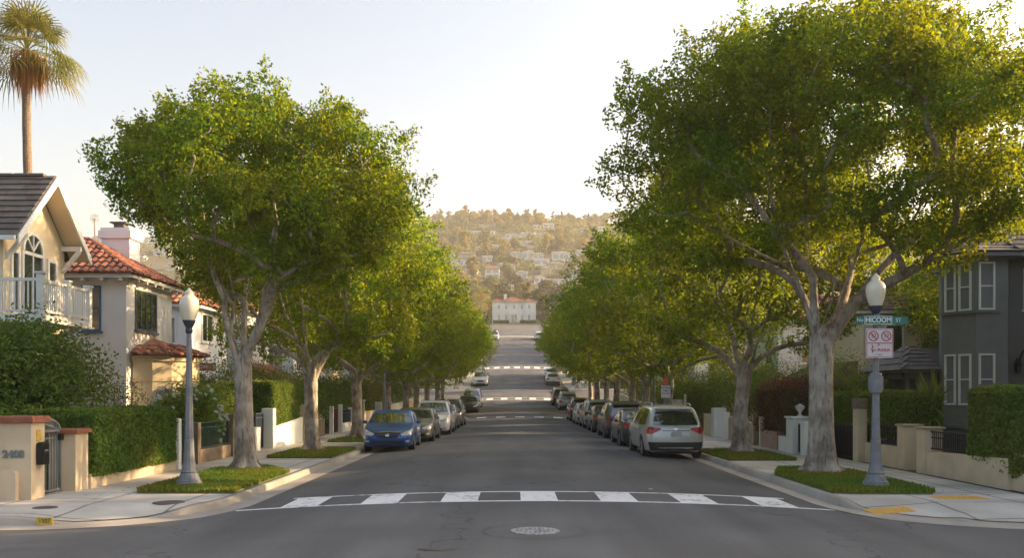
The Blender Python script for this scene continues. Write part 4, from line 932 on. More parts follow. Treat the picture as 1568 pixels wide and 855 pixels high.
def post(label, x, y, w, h, m='stucco_wall', cap=None, side=-1, d=None, group=None, ch_=.09, co=.05):
    d = d or w; xa, xb = sorted((x, x+side*w)); z = P(y)+CH; t = thing('gate_post', label, 'post', (x, y, z), 0, group)
    MB().box(xa, xb, y-d/2, y+d/2, z-.3, z+h, .012).build('shaft', M[m], t)
    if cap: MB().box(xa-co, xb+co, y-d/2-co, y+d/2+co, z+h+.002, z+h+ch_, .02).build('cap', M[cap], t)
    return t
def irongate(label, x, y0, y1, h, m='black', bars=.11, solid=False, arch=0, z0=.06, cat='gate', name='gate', side=-1, group=None, xend=None, zb=0):
    """panel of upright bars between y0 and y1 standing at x (xend when it is set askew)"""
    t = thing(name, label, cat, (x, (y0+y1)/2, P(y0)+CH), 0, group); mb = MB(); n = max(2, int((y1-y0)/bars)); xe = x if xend is None else xend
    def pt(i, z): k = i/n; return (x+(xe-x)*k, y0+(y1-y0)*k, P(y0+(y1-y0)*k)+CH+z)
    top = lambda k: h+arch*(4*k*(1-k) if arch > 0 else 0)
    for i in range(n+1): mb.bar(pt(i, z0+zb), pt(i, top(i/n)), .018)
    for i in range(n):
        mb.bar(pt(i, top(i/n)), pt(i+1, top((i+1)/n)), .045, .04); mb.bar(pt(i, z0+zb), pt(i+1, z0+zb), .03, .04)
        mb.bar(pt(i, top(i/n)-.14), pt(i+1, top((i+1)/n)-.14), .025, .03)
    for i in (0, n): mb.bar(pt(i, z0+zb-.02), pt(i, top(i/n)+.02), .045)
    mb.build('bars', M[m], t)
    if solid:
        mb = MB(); a = pt(0, z0+.03); b = pt(n, z0+.03); mb.extr([(a[0]-side*-.02,a[1],a[2]),(b[0]-side*-.02,b[1],b[2]),(b[0]-side*-.02,b[1],b[2]+h-.15),(a[0]-side*-.02,a[1],a[2]+h-.15)], (side*.03,0,0)); mb.build('panel', M[m], t)
    return t
# left front: pillars, gate, letter box, low wall
WL = -9.2
t = thing('gate_pillar', 'cream garden pillar with terracotta cap, house number and letter box, far left', 'pillar', (-9.5, 16.95, CH))
MB().box(-9.92,-9.28,16.72,17.2,-.2,1.56,.01).build('shaft', M['stucco_wall'], t); MB().box(-9.99,-9.21,16.64,17.28,1.562,1.68,.02).build('cap', M['terracotta'], t)
MB().box(-9.28,-9.265,16.9,17.05,1.22,1.42).build('light_plate', M['curbyellow'], t)
n_ = text('2408', .20, (-.10,-.245,.83), (R(90),0,0), M['gatemetal'], t, name='house_number', ext=.012, bold=.006)
t = thing('letter_box', 'black letter box hung on the side of the numbered pillar', 'letter box', (-9.2, 17.0, .98)); MB().box(-9.264,-9.14,16.88,17.1,.78,1.2,.03).build('box', M['black'], t); MB().box(-9.139,-9.13,16.93,17.05,1.02,1.06).build('slot', M['gatemetal'], t)
t = thing('garden_wall', 'low cream wall running left from the numbered pillar', 'wall', (-12, 16.75, CH)); mb = MB(); mb.extr([(-9.5,16.6,-.2),(-9.5,16.6,.62),(-9.53,16.6,.68),(-9.6,16.6,.71),(-18,16.6,.71),(-18,16.6,-.2)], (0,.2,0)); mb.build('wall', M['stucco_wall'], t)
irongate('arched grey iron garden gate between the two cream pillars', -9.45, 17.24, 18.12, 1.22, 'gatemetal', .1, arch=.0, name='arched_gate')
t = bpy.data.objects['arched_gate']; mb = MB(); n = 12
for i in range(n):
    k0, k1 = i/n, (i+1)/n; z = lambda k, o: 1.22+CH+o+.28*math.sqrt(max(0,1-(k*1.0)**2)) ; mb.bar((-9.45,17.24+.88*k0,z(k0,0)),(-9.45,17.24+.88*k1,z(k1,0)),.045); mb.bar((-9.45,17.24+.88*k0,z(k0,-.13)),(-9.45,17.24+.88*k1,z(k1,-.13)),.03)
    mb.bar((-9.45,17.24+.88*k0,1.2+CH),(-9.45,17.24+.88*k0,z(k0,0)),.018)
mb.build('arched_head', M['gatemetal'], t)
mb = MB(); mb.box(-9.43,-9.36,18.0,18.1,1.18,1.3); mb.build('latch', M['black'], t)
t = thing('gate_pillar', 'shorter cream garden pillar with terracotta cap beside the clipped hedge', 'pillar', (-9.4, 18.4, CH))
MB().box(-9.68,-9.15,18.14,18.68,-.2,1.30,.01).build('shaft', M['stucco_wall'], t); MB().box(-9.74,-9.09,18.08,18.74,1.302,1.39,.02).build('cap', M['terracotta'], t)
wallseg('low cream wall under the clipped hedge at the left pavement', -9.1, 18.7, 23.4, .30, 'stucco_wall', .2)
hedge('long clipped green hedge on a low cream wall at the left pavement', -10.6, -9.06, 18.75, 23.3, .24, 1.56, M['hedge'], 1300, .075, 3)
post('white post at the far end of the long clipped hedge', -9.05, 23.55, .2, 1.3, 'white')
irongate('dark green panelled gate behind the nearest left lamp', -9.3, 23.7, 25.0, 1.25, 'greenmetal', solid=True)
post('brown post right of the green gate', -9.1, 25.15, .25, 1.15, 'brownpost'); post('brown capped post at the far end of the iron fence', -9.1, 28.3, .32, 1.22, 'brownpost', cap='brownpost')
wallseg('brown plinth under the black iron fence', -9.15, 25.3, 28.1, .38, 'brownpost', .2)
irongate('black iron railings on a brown plinth behind the nearest left lamp', -9.25, 25.3, 28.1, 1.12, 'greenmetal', .1, name='iron_fence', cat='fence', zb=.36)
irongate('narrow green gate behind the first left tree', -9.3, 28.5, 29.3, 1.0, 'greenmetal', solid=True)
post('white painted post just left of the first street tree trunk', -9.05, 29.6, .3, 1.15, 'white'); wallseg('white wall hidden by the first left trunk', -9.1, 29.75, 31.2, .8, 'white', .2)
irongate('dark blue gate right of the first left trunk', -9.3, 31.3, 32.2, 1.25, 'bluemetal', solid=True)
post('thick white post right of the dark blue gate', -8.95, 32.45, .4, 1.42, 'white'); wallseg('white wall with small vents under the second left hedge', -9.0, 32.65, 37.0, .75, 'stucco_white', .2, h2=1.0)
mb = MB(); t = bpy.data.objects['garden_wall.004'] if 'garden_wall.004' in bpy.data.objects else None
hedge('clipped hedge above the white wall between the first two left trees', -10.8, -9.1, 32.8, 36.8, .7, 2.35, M['hedge'], 800, .085, 5)
post('tall cream post at the end of the white wall', -8.95, 37.3, .25, 1.5, 'stucco_cream'); wallseg('rough brown stone wall behind the second left tree', -9.1, 37.5, 41.8, .8, 'stone', .3)
post('thin white post left of the red gate', -9.0, 43.3, .18, 1.35, 'white'); irongate('dark red timber gate between white posts on the left', -9.2, 43.5, 45.3, 1.2, 'redwood', solid=True); post('thin white post right of the red gate', -9.0, 45.5, .18, 1.4, 'white')
wallseg('low white wall right of the red gate', -9.0, 45.7, 48.4, .45, 'white', .2); irongate('dark slatted fence on the low white wall', -9.1, 45.7, 48.3, 1.1, 'bluemetal', name='slat_fence', cat='fence', zb=.4, solid=False)
post('white post behind the blue car', -8.9, 48.7, .35, 1.2, 'white'); wallseg('long low cream wall further along the left pavement', -9.1, 52, 58, .9, 'stucco_cream', .2); post('cream post beside the second left lamp', -8.9, 51.6, .3, 1.5, 'stucco_cream', cap='white'); post('white post beyond the second left lamp', -8.9, 58.4, .4, 1.4, 'white')
wallseg('white garden wall near the far end of the left block', -9.1, 62, 72, 1.1, 'white', .2); wallseg('cream garden wall at the end of the left block', -9.1, 75, 85, 1.1, 'stucco_cream', .2)
# right front
WR = 9.55
post('cream post at the right edge of the picture', 9.7, 18.3, .6, 1.35, 'stucco_wall', cap='stucco_wall', side=1, ch_=.05)
wallseg('low cream wall under the black railings on the right', 9.6, 18.6, 22.3, .62, 'stucco_wall', .25, side=1, cap=None, h2=.52)
irongate('black iron railings on the low cream wall at right', 9.72, 18.6, 22.3, 1.02, 'black', .1, name='iron_fence', cat='fence', side=1, zb=.55)
post('cream post with flat cap at the near side of the right garden gate', 9.55, 22.5, .45, 1.08, 'stucco_wall', cap='stucco_tan', side=1, ch_=.05); post('cream post with flat cap at the far side of the right garden gate', 9.6, 23.75, .45, 1.1, 'stucco_wall', cap='stucco_tan', side=1, ch_=.05)
wallseg('low cream wall behind the lamp with signs', 9.6, 24.0, 26.2, .55, 'stucco_wall', .25, side=1); irongate('short black railings behind the lamp with signs', 9.7, 24.0, 26.2, 1.05, 'black', .1, name='iron_fence', cat='fence', side=1, zb=.5)
post('cream post with a stone cap beside the black gate', 9.45, 26.5, .42, 1.5, 'stucco_wall', cap='stone', side=1, ch_=.3, co=.02)
irongate('black panelled gate under the right hedge', 9.55, 26.8, 29.8, 1.0, 'black', .12, side=1, solid=True)
hedge('tall ivy hedge with square top at the right edge', 9.66, 12.6, 17.3, 20.3, .5, 2.05, M['hedge'], 1300, .085, 8, rag=.3)
hedge('green hedge above the black gate right of the thickest trunk', 9.75, 11.4, 25.3, 30.6, .75, 1.95, M['hedge'], 900, .08, 9, rag=.4)
post('white pillar with a stone urn left of the thickest trunk', 8.55, 29.9, .7, 1.14, 'white', cap='white', side=1, ch_=.06)
t = thing('stone_urn', 'small stone urn on top of the white pillar', 'urn', (8.9, 29.9, CH+1.2)); MB().lathe([(.09,0),(.09,.03),(.04,.06),(.04,.12),(.14,.26),(.16,.33),(.13,.34),(.05,.39),(.02,.42)], 16).build('bowl', M['signwhite'], t, smooth=True, local=True)
irongate('narrow black gate beside the urn pillar', 8.75, 29.0, 29.5, .95, 'black', side=1, solid=True); post('white post with dark panel right beside the thickest trunk', 8.6, 28.7, .4, 1.05, 'white', side=1)
wallseg('low white wall left of the urn pillar', 8.6, 30.3, 31.3, .5, 'white', .3, side=1); wallseg('rose painted low wall under the red shrub', 8.6, 31.45, 33.3, .62, 'stucco_rose', .25, side=1); post('thin cream post left of the rose wall', 8.55, 33.5, .16, 1.1, 'stucco_cream', side=1)
post('thin tan post by the tan brick wall', 8.55, 34.5, .2, 1.2, 'stucco_tan', side=1); wallseg('tan brick wall right of the second right trunk', 8.6, 34.7, 38.6, .8, 'stucco_tan', .25, side=1, h2=.95)
post('white post behind the second right trunk', 8.5, 39.1, .25, 1.15, 'white', side=1); post('broad white pillar left of the second right trunk', 8.5, 41.2, .55, 1.3, 'white', side=1); post('low cream post left of the broad white pillar', 8.5, 43.0, .3, 1.0, 'stucco_cream', side=1)
irongate('dark slatted fence right of the silver car', 8.9, 49.5, 52.5, 1.3, 'black', .09, name='slat_fence', cat='fence', side=1); post('slim white pole right of the silver car', 8.7, 49.2, .12, 1.9, 'white', side=1)
wallseg('white wall with canopy behind the silver car', 9.0, 53, 57, 1.5, 'white', .3, side=1, cap='white')
wallseg('cream garden wall along the right block', 9.0, 60, 70, 1.2, 'stucco_cream', .25, side=1); wallseg('white garden wall at the end of the right block', 9.0, 73, 85, 1.3, 'white', .25, side=1)

# ================================================================ shrubs behind the walls
shrub('shrub', 'big dark green shrub behind the left hedge and gate', 'shrub', (-12.9, 21.6), (3.1, 2.4, 4.2), M['dark_leaf'], 46000, .11, 1, lobes=40)
shrub('shrub', 'dark shrub filling the gap behind the grey gate', 'shrub', (-11.6, 18.4), (1.6, 1.3, 2.2), M['dark_leaf'], 9000, .08, 2)
shrub('young_tree', 'thin open young tree right of the big dark shrub', 'tree', (-11.0, 24.2), (1.0, .9, 3.3), M['olive_leaf'], 1700, .075, 3, lobes=22)
shrub('shrub', 'sparse olive brown shrub in front of the rounded bay', 'shrub', (-10.9, 27.6), (1.2, 1.0, 2.0), M['olive_leaf'], 5000, .06, 4)
shrub('flowering_shrub', 'green shrub covered with white blossoms behind the iron railings', 'shrub', (-10.2, 27.3), (1.12, 1.2, 2.75), M['dark_leaf'], 12000, .075, 5, flowers=130)
shrub('shrub', 'dense green shrub left of the first left trunk', 'shrub', (-11.2, 31.5), (1.7, 1.5, 2.9), M['hedge'], 10000, .08, 6)
shrub('shrub', 'round green shrub right of the first left trunk', 'shrub', (-12.2, 37.5), (2.6, 2.4, 4.0), M['dark_leaf'], 16000, .09, 7, lobes=24)
shrub('shrub', 'dark green shrub behind the second left trunk', 'shrub', (-11.2, 42.6), (2.1, 2.4, 3.4), M['dark_leaf'], 12000, .09, 8, lobes=22)
for i, (x, y, rx_, ry_, h_, mm, l) in enumerate(((-11.8,48,2.2,2.5,3.8,'dark_leaf','dark bushy shrub behind the blue car'),(-11.5,54,2,2.6,3.6,'dark_leaf','dark shrub behind the second left lamp'),(-11.5,60,2.2,2.6,3.8,'hedge','green shrub past the second left lamp'),(-11.4,66.5,2.2,2.6,3.6,'amber_leaf','amber shrub behind the white suv'),(-11.4,75,2.2,3.2,3.6,'hedge','green shrub near the end of the left block'),(-11.4,84,2.2,3.2,3.4,'dark_leaf','dark shrub at the end of the left block'),
        (-11.8,112,2.4,4,4,'hedge','green shrub past the crosswalk on the left'),(-11.8,123,2.4,4,4,'dark_leaf','dark shrub up the slope on the left'),
        (12.2,35.6,2.4,2.4,3.7,'dark_leaf','dense dark shrub behind the lamp with signs'),(11.6,32.2,1.8,1.4,3.2,'dark_leaf','dark shrub behind the thickest trunk'),(11.2,41.5,2.2,2.8,4.3,'dark_leaf','tall dark shrub between the first two right trunks'),(11.4,47.5,2.2,2.6,4.6,'dark_leaf','tall dark shrub behind the second right trunk'),(10.6,54,1.5,2.6,3.0,'hedge','bright green shrub with orange flowers above the silver car'),
        (11.6,60.5,2.2,3,4,'dark_leaf','dark shrub behind the third right trunk'),(11.4,69,2.2,3,3.8,'hedge','green shrub behind the dark parked cars'),(11.4,78,2.2,3,3.6,'dark_leaf','dark shrub near the end of the right block'),(11.4,86,2.2,3,3.6,'hedge','green shrub at the end of the right block'),
        (11.8,112,2.4,4,4,'dark_leaf','dark shrub past the crosswalk on the right'),(11.8,124,2.4,4,4,'hedge','green shrub up the slope on the right'))):
    shrub('shrub', l, 'shrub', (x, y), (rx_, ry_, h_), M[mm], 13000 if y < 45 else 6000, .09 if y < 45 else .14, 20+i, lobes=20)
for i, (x, y, l) in enumerate(((18.5,37.3,'tall shrub added between the grey and the cream house to block sun'),(18.5,48.0,'tall shrub added behind the second right trunk houses to block sun'),(18.5,59,'tall shrub added between the cream and white right houses to block sun'),(18.5,70.5,'tall shrub added between further right houses to block sun'),(18.5,80.5,'tall shrub added before the last right house to block sun'))): shrub('shrub', l, 'shrub', (x, y), (3.5, 1.6, 6.5), M['dark_leaf'], 9000, .16, 60+i, lobes=30)  # added screens in the house gaps, stopping sun bands across the street
hedge('red and green photinia hedge left of the urn pillar', 8.75, 10.6, 30.2, 34.6, .55, 2.2, M['red_leaf'], 420, .08, 12, rough=.22)
# spiky yucca in front of the grey porch
t = thing('yucca', 'spiky green yucca in front of the grey porch', 'plant', (11.25, 25.6, CH)); rg = np.random.default_rng(9); mb = MB()
for k in range(150):
    a = rg.random()*6.283; el = rg.uniform(-.25,1.45); L_ = rg.uniform(.95,1.3); c0 = Vector((0,0,1.45+rg.uniform(-.25,.2))); d = Vector((math.cos(a)*math.cos(el), math.sin(a)*math.cos(el), math.sin(el))); s = d.cross(Vector((0,0,1))).normalized()*.028
    m1 = c0+d*L_*.55; tp = c0+d*L_+Vector((0,0,-.18*L_*math.cos(el))); mb.add([tuple(c0-s*.7),tuple(c0+s*.7),tuple(m1+s),tuple(m1-s),tuple(tp)],[(0,1,2,3),(3,2,4)])
mb.build('leaves', M['hedge'], t, local=True); MB().tube([(0,0,-.05),(0.03,0,.9),(0,0,1.5)],[.12,.10,.08],8).build('stem', M['palm_bark'], t, local=True)

rng = np.random.default_rng(8); k = 900; y = rng.uniform(15, 70, k); sd_ = rng.random(k) < .5; o_ = rng.exponential(.55, k); x = np.where(sd_, HW0+.1+o_, HW1-.1-o_); j = rng.random(k) < .25; x = np.where(j, rng.uniform(-5, 5, k), x)
j = rng.random(k) < .35; x = np.where(j, np.where(sd_, rng.uniform(-9, -6, k), rng.uniform(5.9, 9.2, k)), x); y = np.where(j, np.maximum(y, 17.5), y)
z = np.array([P(b)+(crown(a, b)+.008 if HW0 < a < HW1 else CH+.012) for a, b in zip(x, y)])
V, F = leaves(np.stack([x, y, z], 1), np.tile([0,0,1.], (k,1)), .075, .04, rng, droop=0, rand=.12, fold=.05)
tag(link('fallen_leaves', np_mesh('fallen_leaves', V, F, M['amber_leaf'])), 'scattered dry leaves on road and pavement', 'leaves', kind='stuff')
for i, (x, y, w_, h_) in enumerate(((.9, 22.5, .32, .05), (2.3, 18.4, .1, .1), (-1.4, 11.2, .5, .02))):
    mb = MB(); n = 9; rg = random.Random(i); mb.add([(x+w_*.5*math.cos(6.283*k/n)*rg.uniform(.7,1.1), y+.14*math.sin(6.283*k/n)*rg.uniform(.6,1.1), P(y)+crown(x,y)+.006) for k in range(n)], [tuple(range(n))]) if i else None
    if i: tag(mb.build('road_patch', M['gutter'] if i == 1 else M['drain']), kind='structure')
# ================================================================ LAMPS, SIGNS, PALM
def lamp(label, x, y, s=1.0, H=4.15):
    z = P(y)+CH; t = thing('street_lamp', label, 'street lamp', (x, y, z), 0, 'acorn street lamps along the kerbs')
    MB().lathe([(.27,0),(.27,.10),(.25,.12),(.25,.15),(.22,.17),(.19,.26),(.165,.30),(.175,.33),(.15,.36),(.125,.50),(.105,.75),(.098,.95),(.10,.97),(.085,.99)], 12).build('base', M['lampmetal'], t, smooth=False, local=True)
    sh = MB(); n = 16; vs = []; zz = [.98, 2.0, H-.95]; 
    for i, z_ in enumerate(zz):
        for k in range(n): r_ = (.088-.018*i)*(1.0 if k % 2 else .9); a = 6.283*k/n; vs.append((r_*math.cos(a), r_*math.sin(a), z_))
    sh.add(vs, [(i*n+k, i*n+(k+1)%n, (i+1)*n+(k+1)%n, (i+1)*n+k) for i in range(2) for k in range(n)]); sh.build('shaft', M['lampmetal'], t, local=True)
    MB().lathe([(.052,H-.96),(.075,H-.92),(.075,H-.86),(.06,H-.84),(.095,H-.78),(.13,H-.70),(.135,H-.68)], 16).build('collar', M['lampcollar'], t, smooth=True, local=True)
    MB().lathe([(.12,H-.68),(.15,H-.60),(.185,H-.48),(.20,H-.37),(.19,H-.27),(.15,H-.20),(.095,H-.16),(.085,H-.13),(.09,H-.10),(.06,H-.06),(.03,H-.03),(.02,H-.01),(.005,H+.0)], 24).build('globe', M['globe'], t, smooth=True, local=True)
    return t
lamp('nearest street lamp on the left, in the grass beside the first trunk', -7.2, 19.0)
LR = lamp('nearest street lamp on the right, carrying street name and parking signs', 6.95, 18.7, H=4.42)
lamp('second street lamp on the left, beyond the blue car', -6.9, 45.5); lamp('third street lamp on the left, small and far among the trunks', -6.9, 76)
lamp('second street lamp on the right, left of the third right trunk', 6.85, 47.6); lamp('third street lamp on the right, small behind the parked cars', 6.85, 78.5); lamp('fourth street lamp on the right, tiny beyond the crosswalk', 6.85, 112)
# bands and signs on the right lamp
mb = MB(); mb.lathe([(.10,1.95),(.12,1.97),(.12,2.35),(.10,2.37)], 12); mb.box(-.14,.14,-.05,.05,2.02,2.3); mb.build('clamp_box', M['lampmetal'], LR, local=True)
t = thing('street_name_sign', 'green street name plates with white letters on the right lamp post', 'street sign', (6.95, 18.58, 3.44+CH))
MB().box(-.28,.28,-.012,.012,-.085,.085).build('plate', M['signgreen'], t, local=True); MB().box(-.45,-.285,-.006,.016,-.075,.075).build('plate', M['signgreen'], t, local=True)
mb = MB()
for (a,b,c,d) in ((-.28,.28,.075,.085),(-.28,.28,-.085,-.075),(-.28,-.27,-.075,.075),(.27,.28,-.075,.075)): mb.box(a,b,-.016,-.0125,c,d)
mb.build('border', M['signletter'], t, local=True)
text('HICOOM', .145, (0,-.018,0), (R(90),0,0), M['signletter'], t, sx=.88, bold=.003); text('No', .10, (-.37,-.012,.0), (R(90),0,0), M['signletter'], t)
pl2 = MB().box(.285,.62,.02,.035,-.08,.075).build('plate', M['signgreen'], t, local=True); text('ST', .11, (.42,.015,0), (R(90),0,0), M['signletter'], t)
MB().box(-.07,.07,.013,.05,-.12,.11).build('bracket', M['lampmetal'], t, local=True)
t = thing('parking_sign', 'white sign with two red prohibition rings under the street name', 'sign', (6.97, 18.56, 2.97+CH))
zc = 0
mb = MB(); mb.box(-.275,.275,-.01,.01,-.30,.30,.01); mb.build('plate', M['signwhite'], t, local=True)
mb = MB()
for (a,b,c,d) in ((-.262,.262,.275,.285),(-.262,.262,-.285,-.275),(-.265,-.255,-.275,.275),(.255,.265,-.275,.275),(-.25,.25,-.005,.012)): mb.box(a,b,-.014,-.0105,c,d)
mb.build('border', M['signred'], t, local=True)
for cx_ in (-.125, .135):
    n = 28; mb = MB(); vs = [(cx_+r*math.cos(6.283*k/n), -.0125, .145+r*math.sin(6.283*k/n)) for r in (.105,.083) for k in range(n)]
    mb.add(vs, [(n+k, n+(k+1)%n, (k+1)%n, k) for k in range(n)]); mb.bar((cx_-.07,-.0155,.215),(cx_+.07,-.0155,.075),.004,.016); mb.build('prohibition_ring', M['signred'], t, local=True)
text('52', .12, (-.122,-.0135,.145), (R(90),0,0), M['signink'], t, sx=.85); text('12', .12, (.138,-.0135,.145), (R(90),0,0), M['signink'], t, sx=.85)
text('P', .085, (-.02,-.0135,-.04), (R(90),0,0), M['signred'], t); text('PUUUA', .078, (.085,-.0135,-.14), (R(90),0,0), M['signred'], t, bold=.002); text('< D >', .05, (.01,-.0135,-.235), (R(90),0,0), M['signink'], t)
mb = MB(); mb.tube([(-.16,-.015,-.03),(-.13,-.015,-.08),(-.17,-.015,-.12),(-.12,-.015,-.15),(-.09,-.015,-.13)], .011, 5); mb.tube([(-.15,-.015,-.13),(-.14,-.015,-.19)], .009, 5); mb.build('symbol', M['signred'], t, local=True)
# small white sign and orange marker on a pole
t = thing('parking_sign', 'small white text sign below an orange marker, left of the third right trunk', 'sign', (6.45, 41.6, CH))
MB().tube([(0,0,0),(0,0,2.7)], .035, 8).build('pole', M['lampmetal'], t, local=True); MB().box(-.21,.21,-.05,-.036,1.75,2.3,.008).build('plate', M['signwhite'], t, local=True); MB().box(-.15,.10,-.05,-.036,2.33,2.72,.02).build('orange_marker', M['orange'], t, local=True)
for i, (s_, mm) in enumerate((('NO PARK', 'signink'), ('7 AM 9', 'signink'), ('TO 5 PM', 'signred'))): text(s_, .09, (0,-.054,2.2-.13*i), (R(90),0,0), M[mm], t, bold=.003)
for (x, y, l) in ((6.6, 105.5, 'yellow warning sign at the far crosswalk on the right'), (-6.9, 105.0, 'yellow post at the far crosswalk on the left')):
    t = thing('warning_sign', l, 'sign', (x, y, P(y)+CH)); MB().tube([(0,0,0),(0,0,2.0)], .05, 8).build('pole', M['lampmetal'] if x > 0 else M['tactile'], t, local=True); MB().extr([(-.35,0,1.9),(0,0,1.55),(.35,0,1.9),(0,0,2.25)], (0,.03,0)).build('plate', M['tactile'], t, local=True)

def palm(label, x, y, z, H, rc, nf, seed, tr=.2, dead=True, seg=22, group=None, lm='palm_leaf'):
    rg = np.random.default_rng(seed); t = thing('fan_palm', label, 'palm', (x, y, z), 0, group); mb = MB(); n = 14; N_ = 26
    mb.tube([(.12*math.sin(i*.2), 0, -.3+(H+.3)*i/N_) for i in range(N_+1)], [tr*(1.15-.35*i/N_)*(1+.04*(i % 2)) for i in range(N_+1)], n); mb.build('trunk', M['palm_bark'], t, local=True)
    def frond(mbv, a, el, L_, droop, wid):
        c0 = Vector((.12*math.sin(N_*.2),0,H)); d = Vector((math.cos(a)*math.cos(el), math.sin(a)*math.cos(el), math.sin(el))); s = Vector((-math.sin(a), math.cos(a), 0)); up = s.cross(d)*-1
        pe = L_*.58; hub = c0+d*pe+Vector((0,0,-.10*L_)); sd_ = s*.02; mbv.add([tuple(c0-sd_*1.6),tuple(c0+sd_*1.6),tuple(hub+sd_),tuple(hub-sd_)],[(0,1,2,3)])
        d2 = (d+Vector((0,0,-.25))).normalized()
        for k in range(seg):
            th = (k/(seg-1)-.5)*R(230); bl = L_*.52*(1-.25*abs(th)/2); dr = (d2*math.cos(th)+s*math.sin(th)).normalized(); q = dr.cross(up).normalized()*wid
            m1 = hub+dr*bl*.5+up*.02; tp = hub+dr*bl+Vector((0,0,-droop*bl*(.6+.5*rg.random())))
            m2 = hub+dr*bl*.8+Vector((0,0,-droop*bl*.25))
            mbv.add([tuple(hub),tuple(m1+q),tuple(m2+q*.7),tuple(tp),tuple(m2-q*.7),tuple(m1-q)],[(0,1,5),(1,2,4,5),(2,3,4)])
    g = MB(); k = 0
    for i in range(nf): frond(g, i*2.399+rg.normal()*.1, rg.uniform(-.2, 1.45) if i > nf*.2 else rg.uniform(-.6,-.1), rc*rg.uniform(.85,1.1), rg.uniform(.3,.9), .024*rc/2)
    g.build('fronds', M[lm], t, local=True)
    if dead:
        g = MB()
        for i in range(int(nf*.45)):
            a = i*2.399; c0 = Vector((.1*math.cos(a),.1*math.sin(a),H-.1-rg.random()*.5))
            for k in range(9):
                b = a+rg.normal()*.35; r_ = rc*rg.uniform(.1,.30); l_ = rc*rg.uniform(.4,.7); q = Vector((-math.sin(b),math.cos(b),0))*.035
                p1 = c0+Vector((r_*math.cos(b),r_*math.sin(b),-.12)); p2 = p1+Vector((.05*math.cos(b),.05*math.sin(b),-l_)); g.add([tuple(c0),tuple(p1-q),tuple(p2),tuple(p1+q)],[(0,1,2,3)])
        g.build('dead_skirt', M['palm_dead'], t, local=True)
    return t
palm('tall fan palm with brown dead skirt above the roofs at far left', -20.6, 38, 0, 16.4, 2.35, 56, 4, tr=.19, seg=20)
# ================================================================ CARS (local frame: front towards +Y, wheels on z = 0)
def smooth_profile(ctrl, n=140):
    ys = np.array([c[0] for c in ctrl], float); zs = np.array([c[1] for c in ctrl], float); t = np.linspace(ys[0], ys[-1], n); z = np.interp(t, ys, zs)
    k = np.array([1,3,5,3,1.]); k /= k.sum(); zz = np.convolve(np.pad(z, 2, mode='edge'), k, 'valid'); return t, zz
KINDS_ = {
 'suv': dict(L=4.72, W=1.90, belt=1.02, roof=1.70, wheel=.36, wb=(-1.36,1.42), bot=.24,
    top=[(-2.36,1.02),(-2.30,1.08),(-2.05,1.45),(-1.86,1.60),(-1.5,1.665),(-.6,1.70),(.2,1.69),(.55,1.64),(1.28,1.13),(1.36,1.09),(1.9,1.02),(2.2,.92),(2.36,.80)],
    rearglass=((.70,1.08),(.58,1.50)), side=[(-1.78,1.10),(1.02,1.08)], ws=((1.20,1.14),(.62,1.60)), tail='high'),
 'sedan': dict(L=4.66, W=1.82, belt=.93, roof=1.45, wheel=.33, wb=(-1.36,1.38), bot=.20,
    top=[(-2.33,.86),(-2.28,.98),(-2.1,1.04),(-1.62,1.06),(-1.5,1.09),(-.85,1.385),(-.5,1.44),(.1,1.455),(.42,1.40),(1.12,1.0),(1.22,.96),(1.8,.87),(2.15,.76),(2.33,.62)],
    rearglass=((.66,1.08),(.52,1.36)), side=[(-1.25,.98),(.92,.97)], ws=((1.06,1.02),(.50,1.36)), tail='low')}
_cd = {}
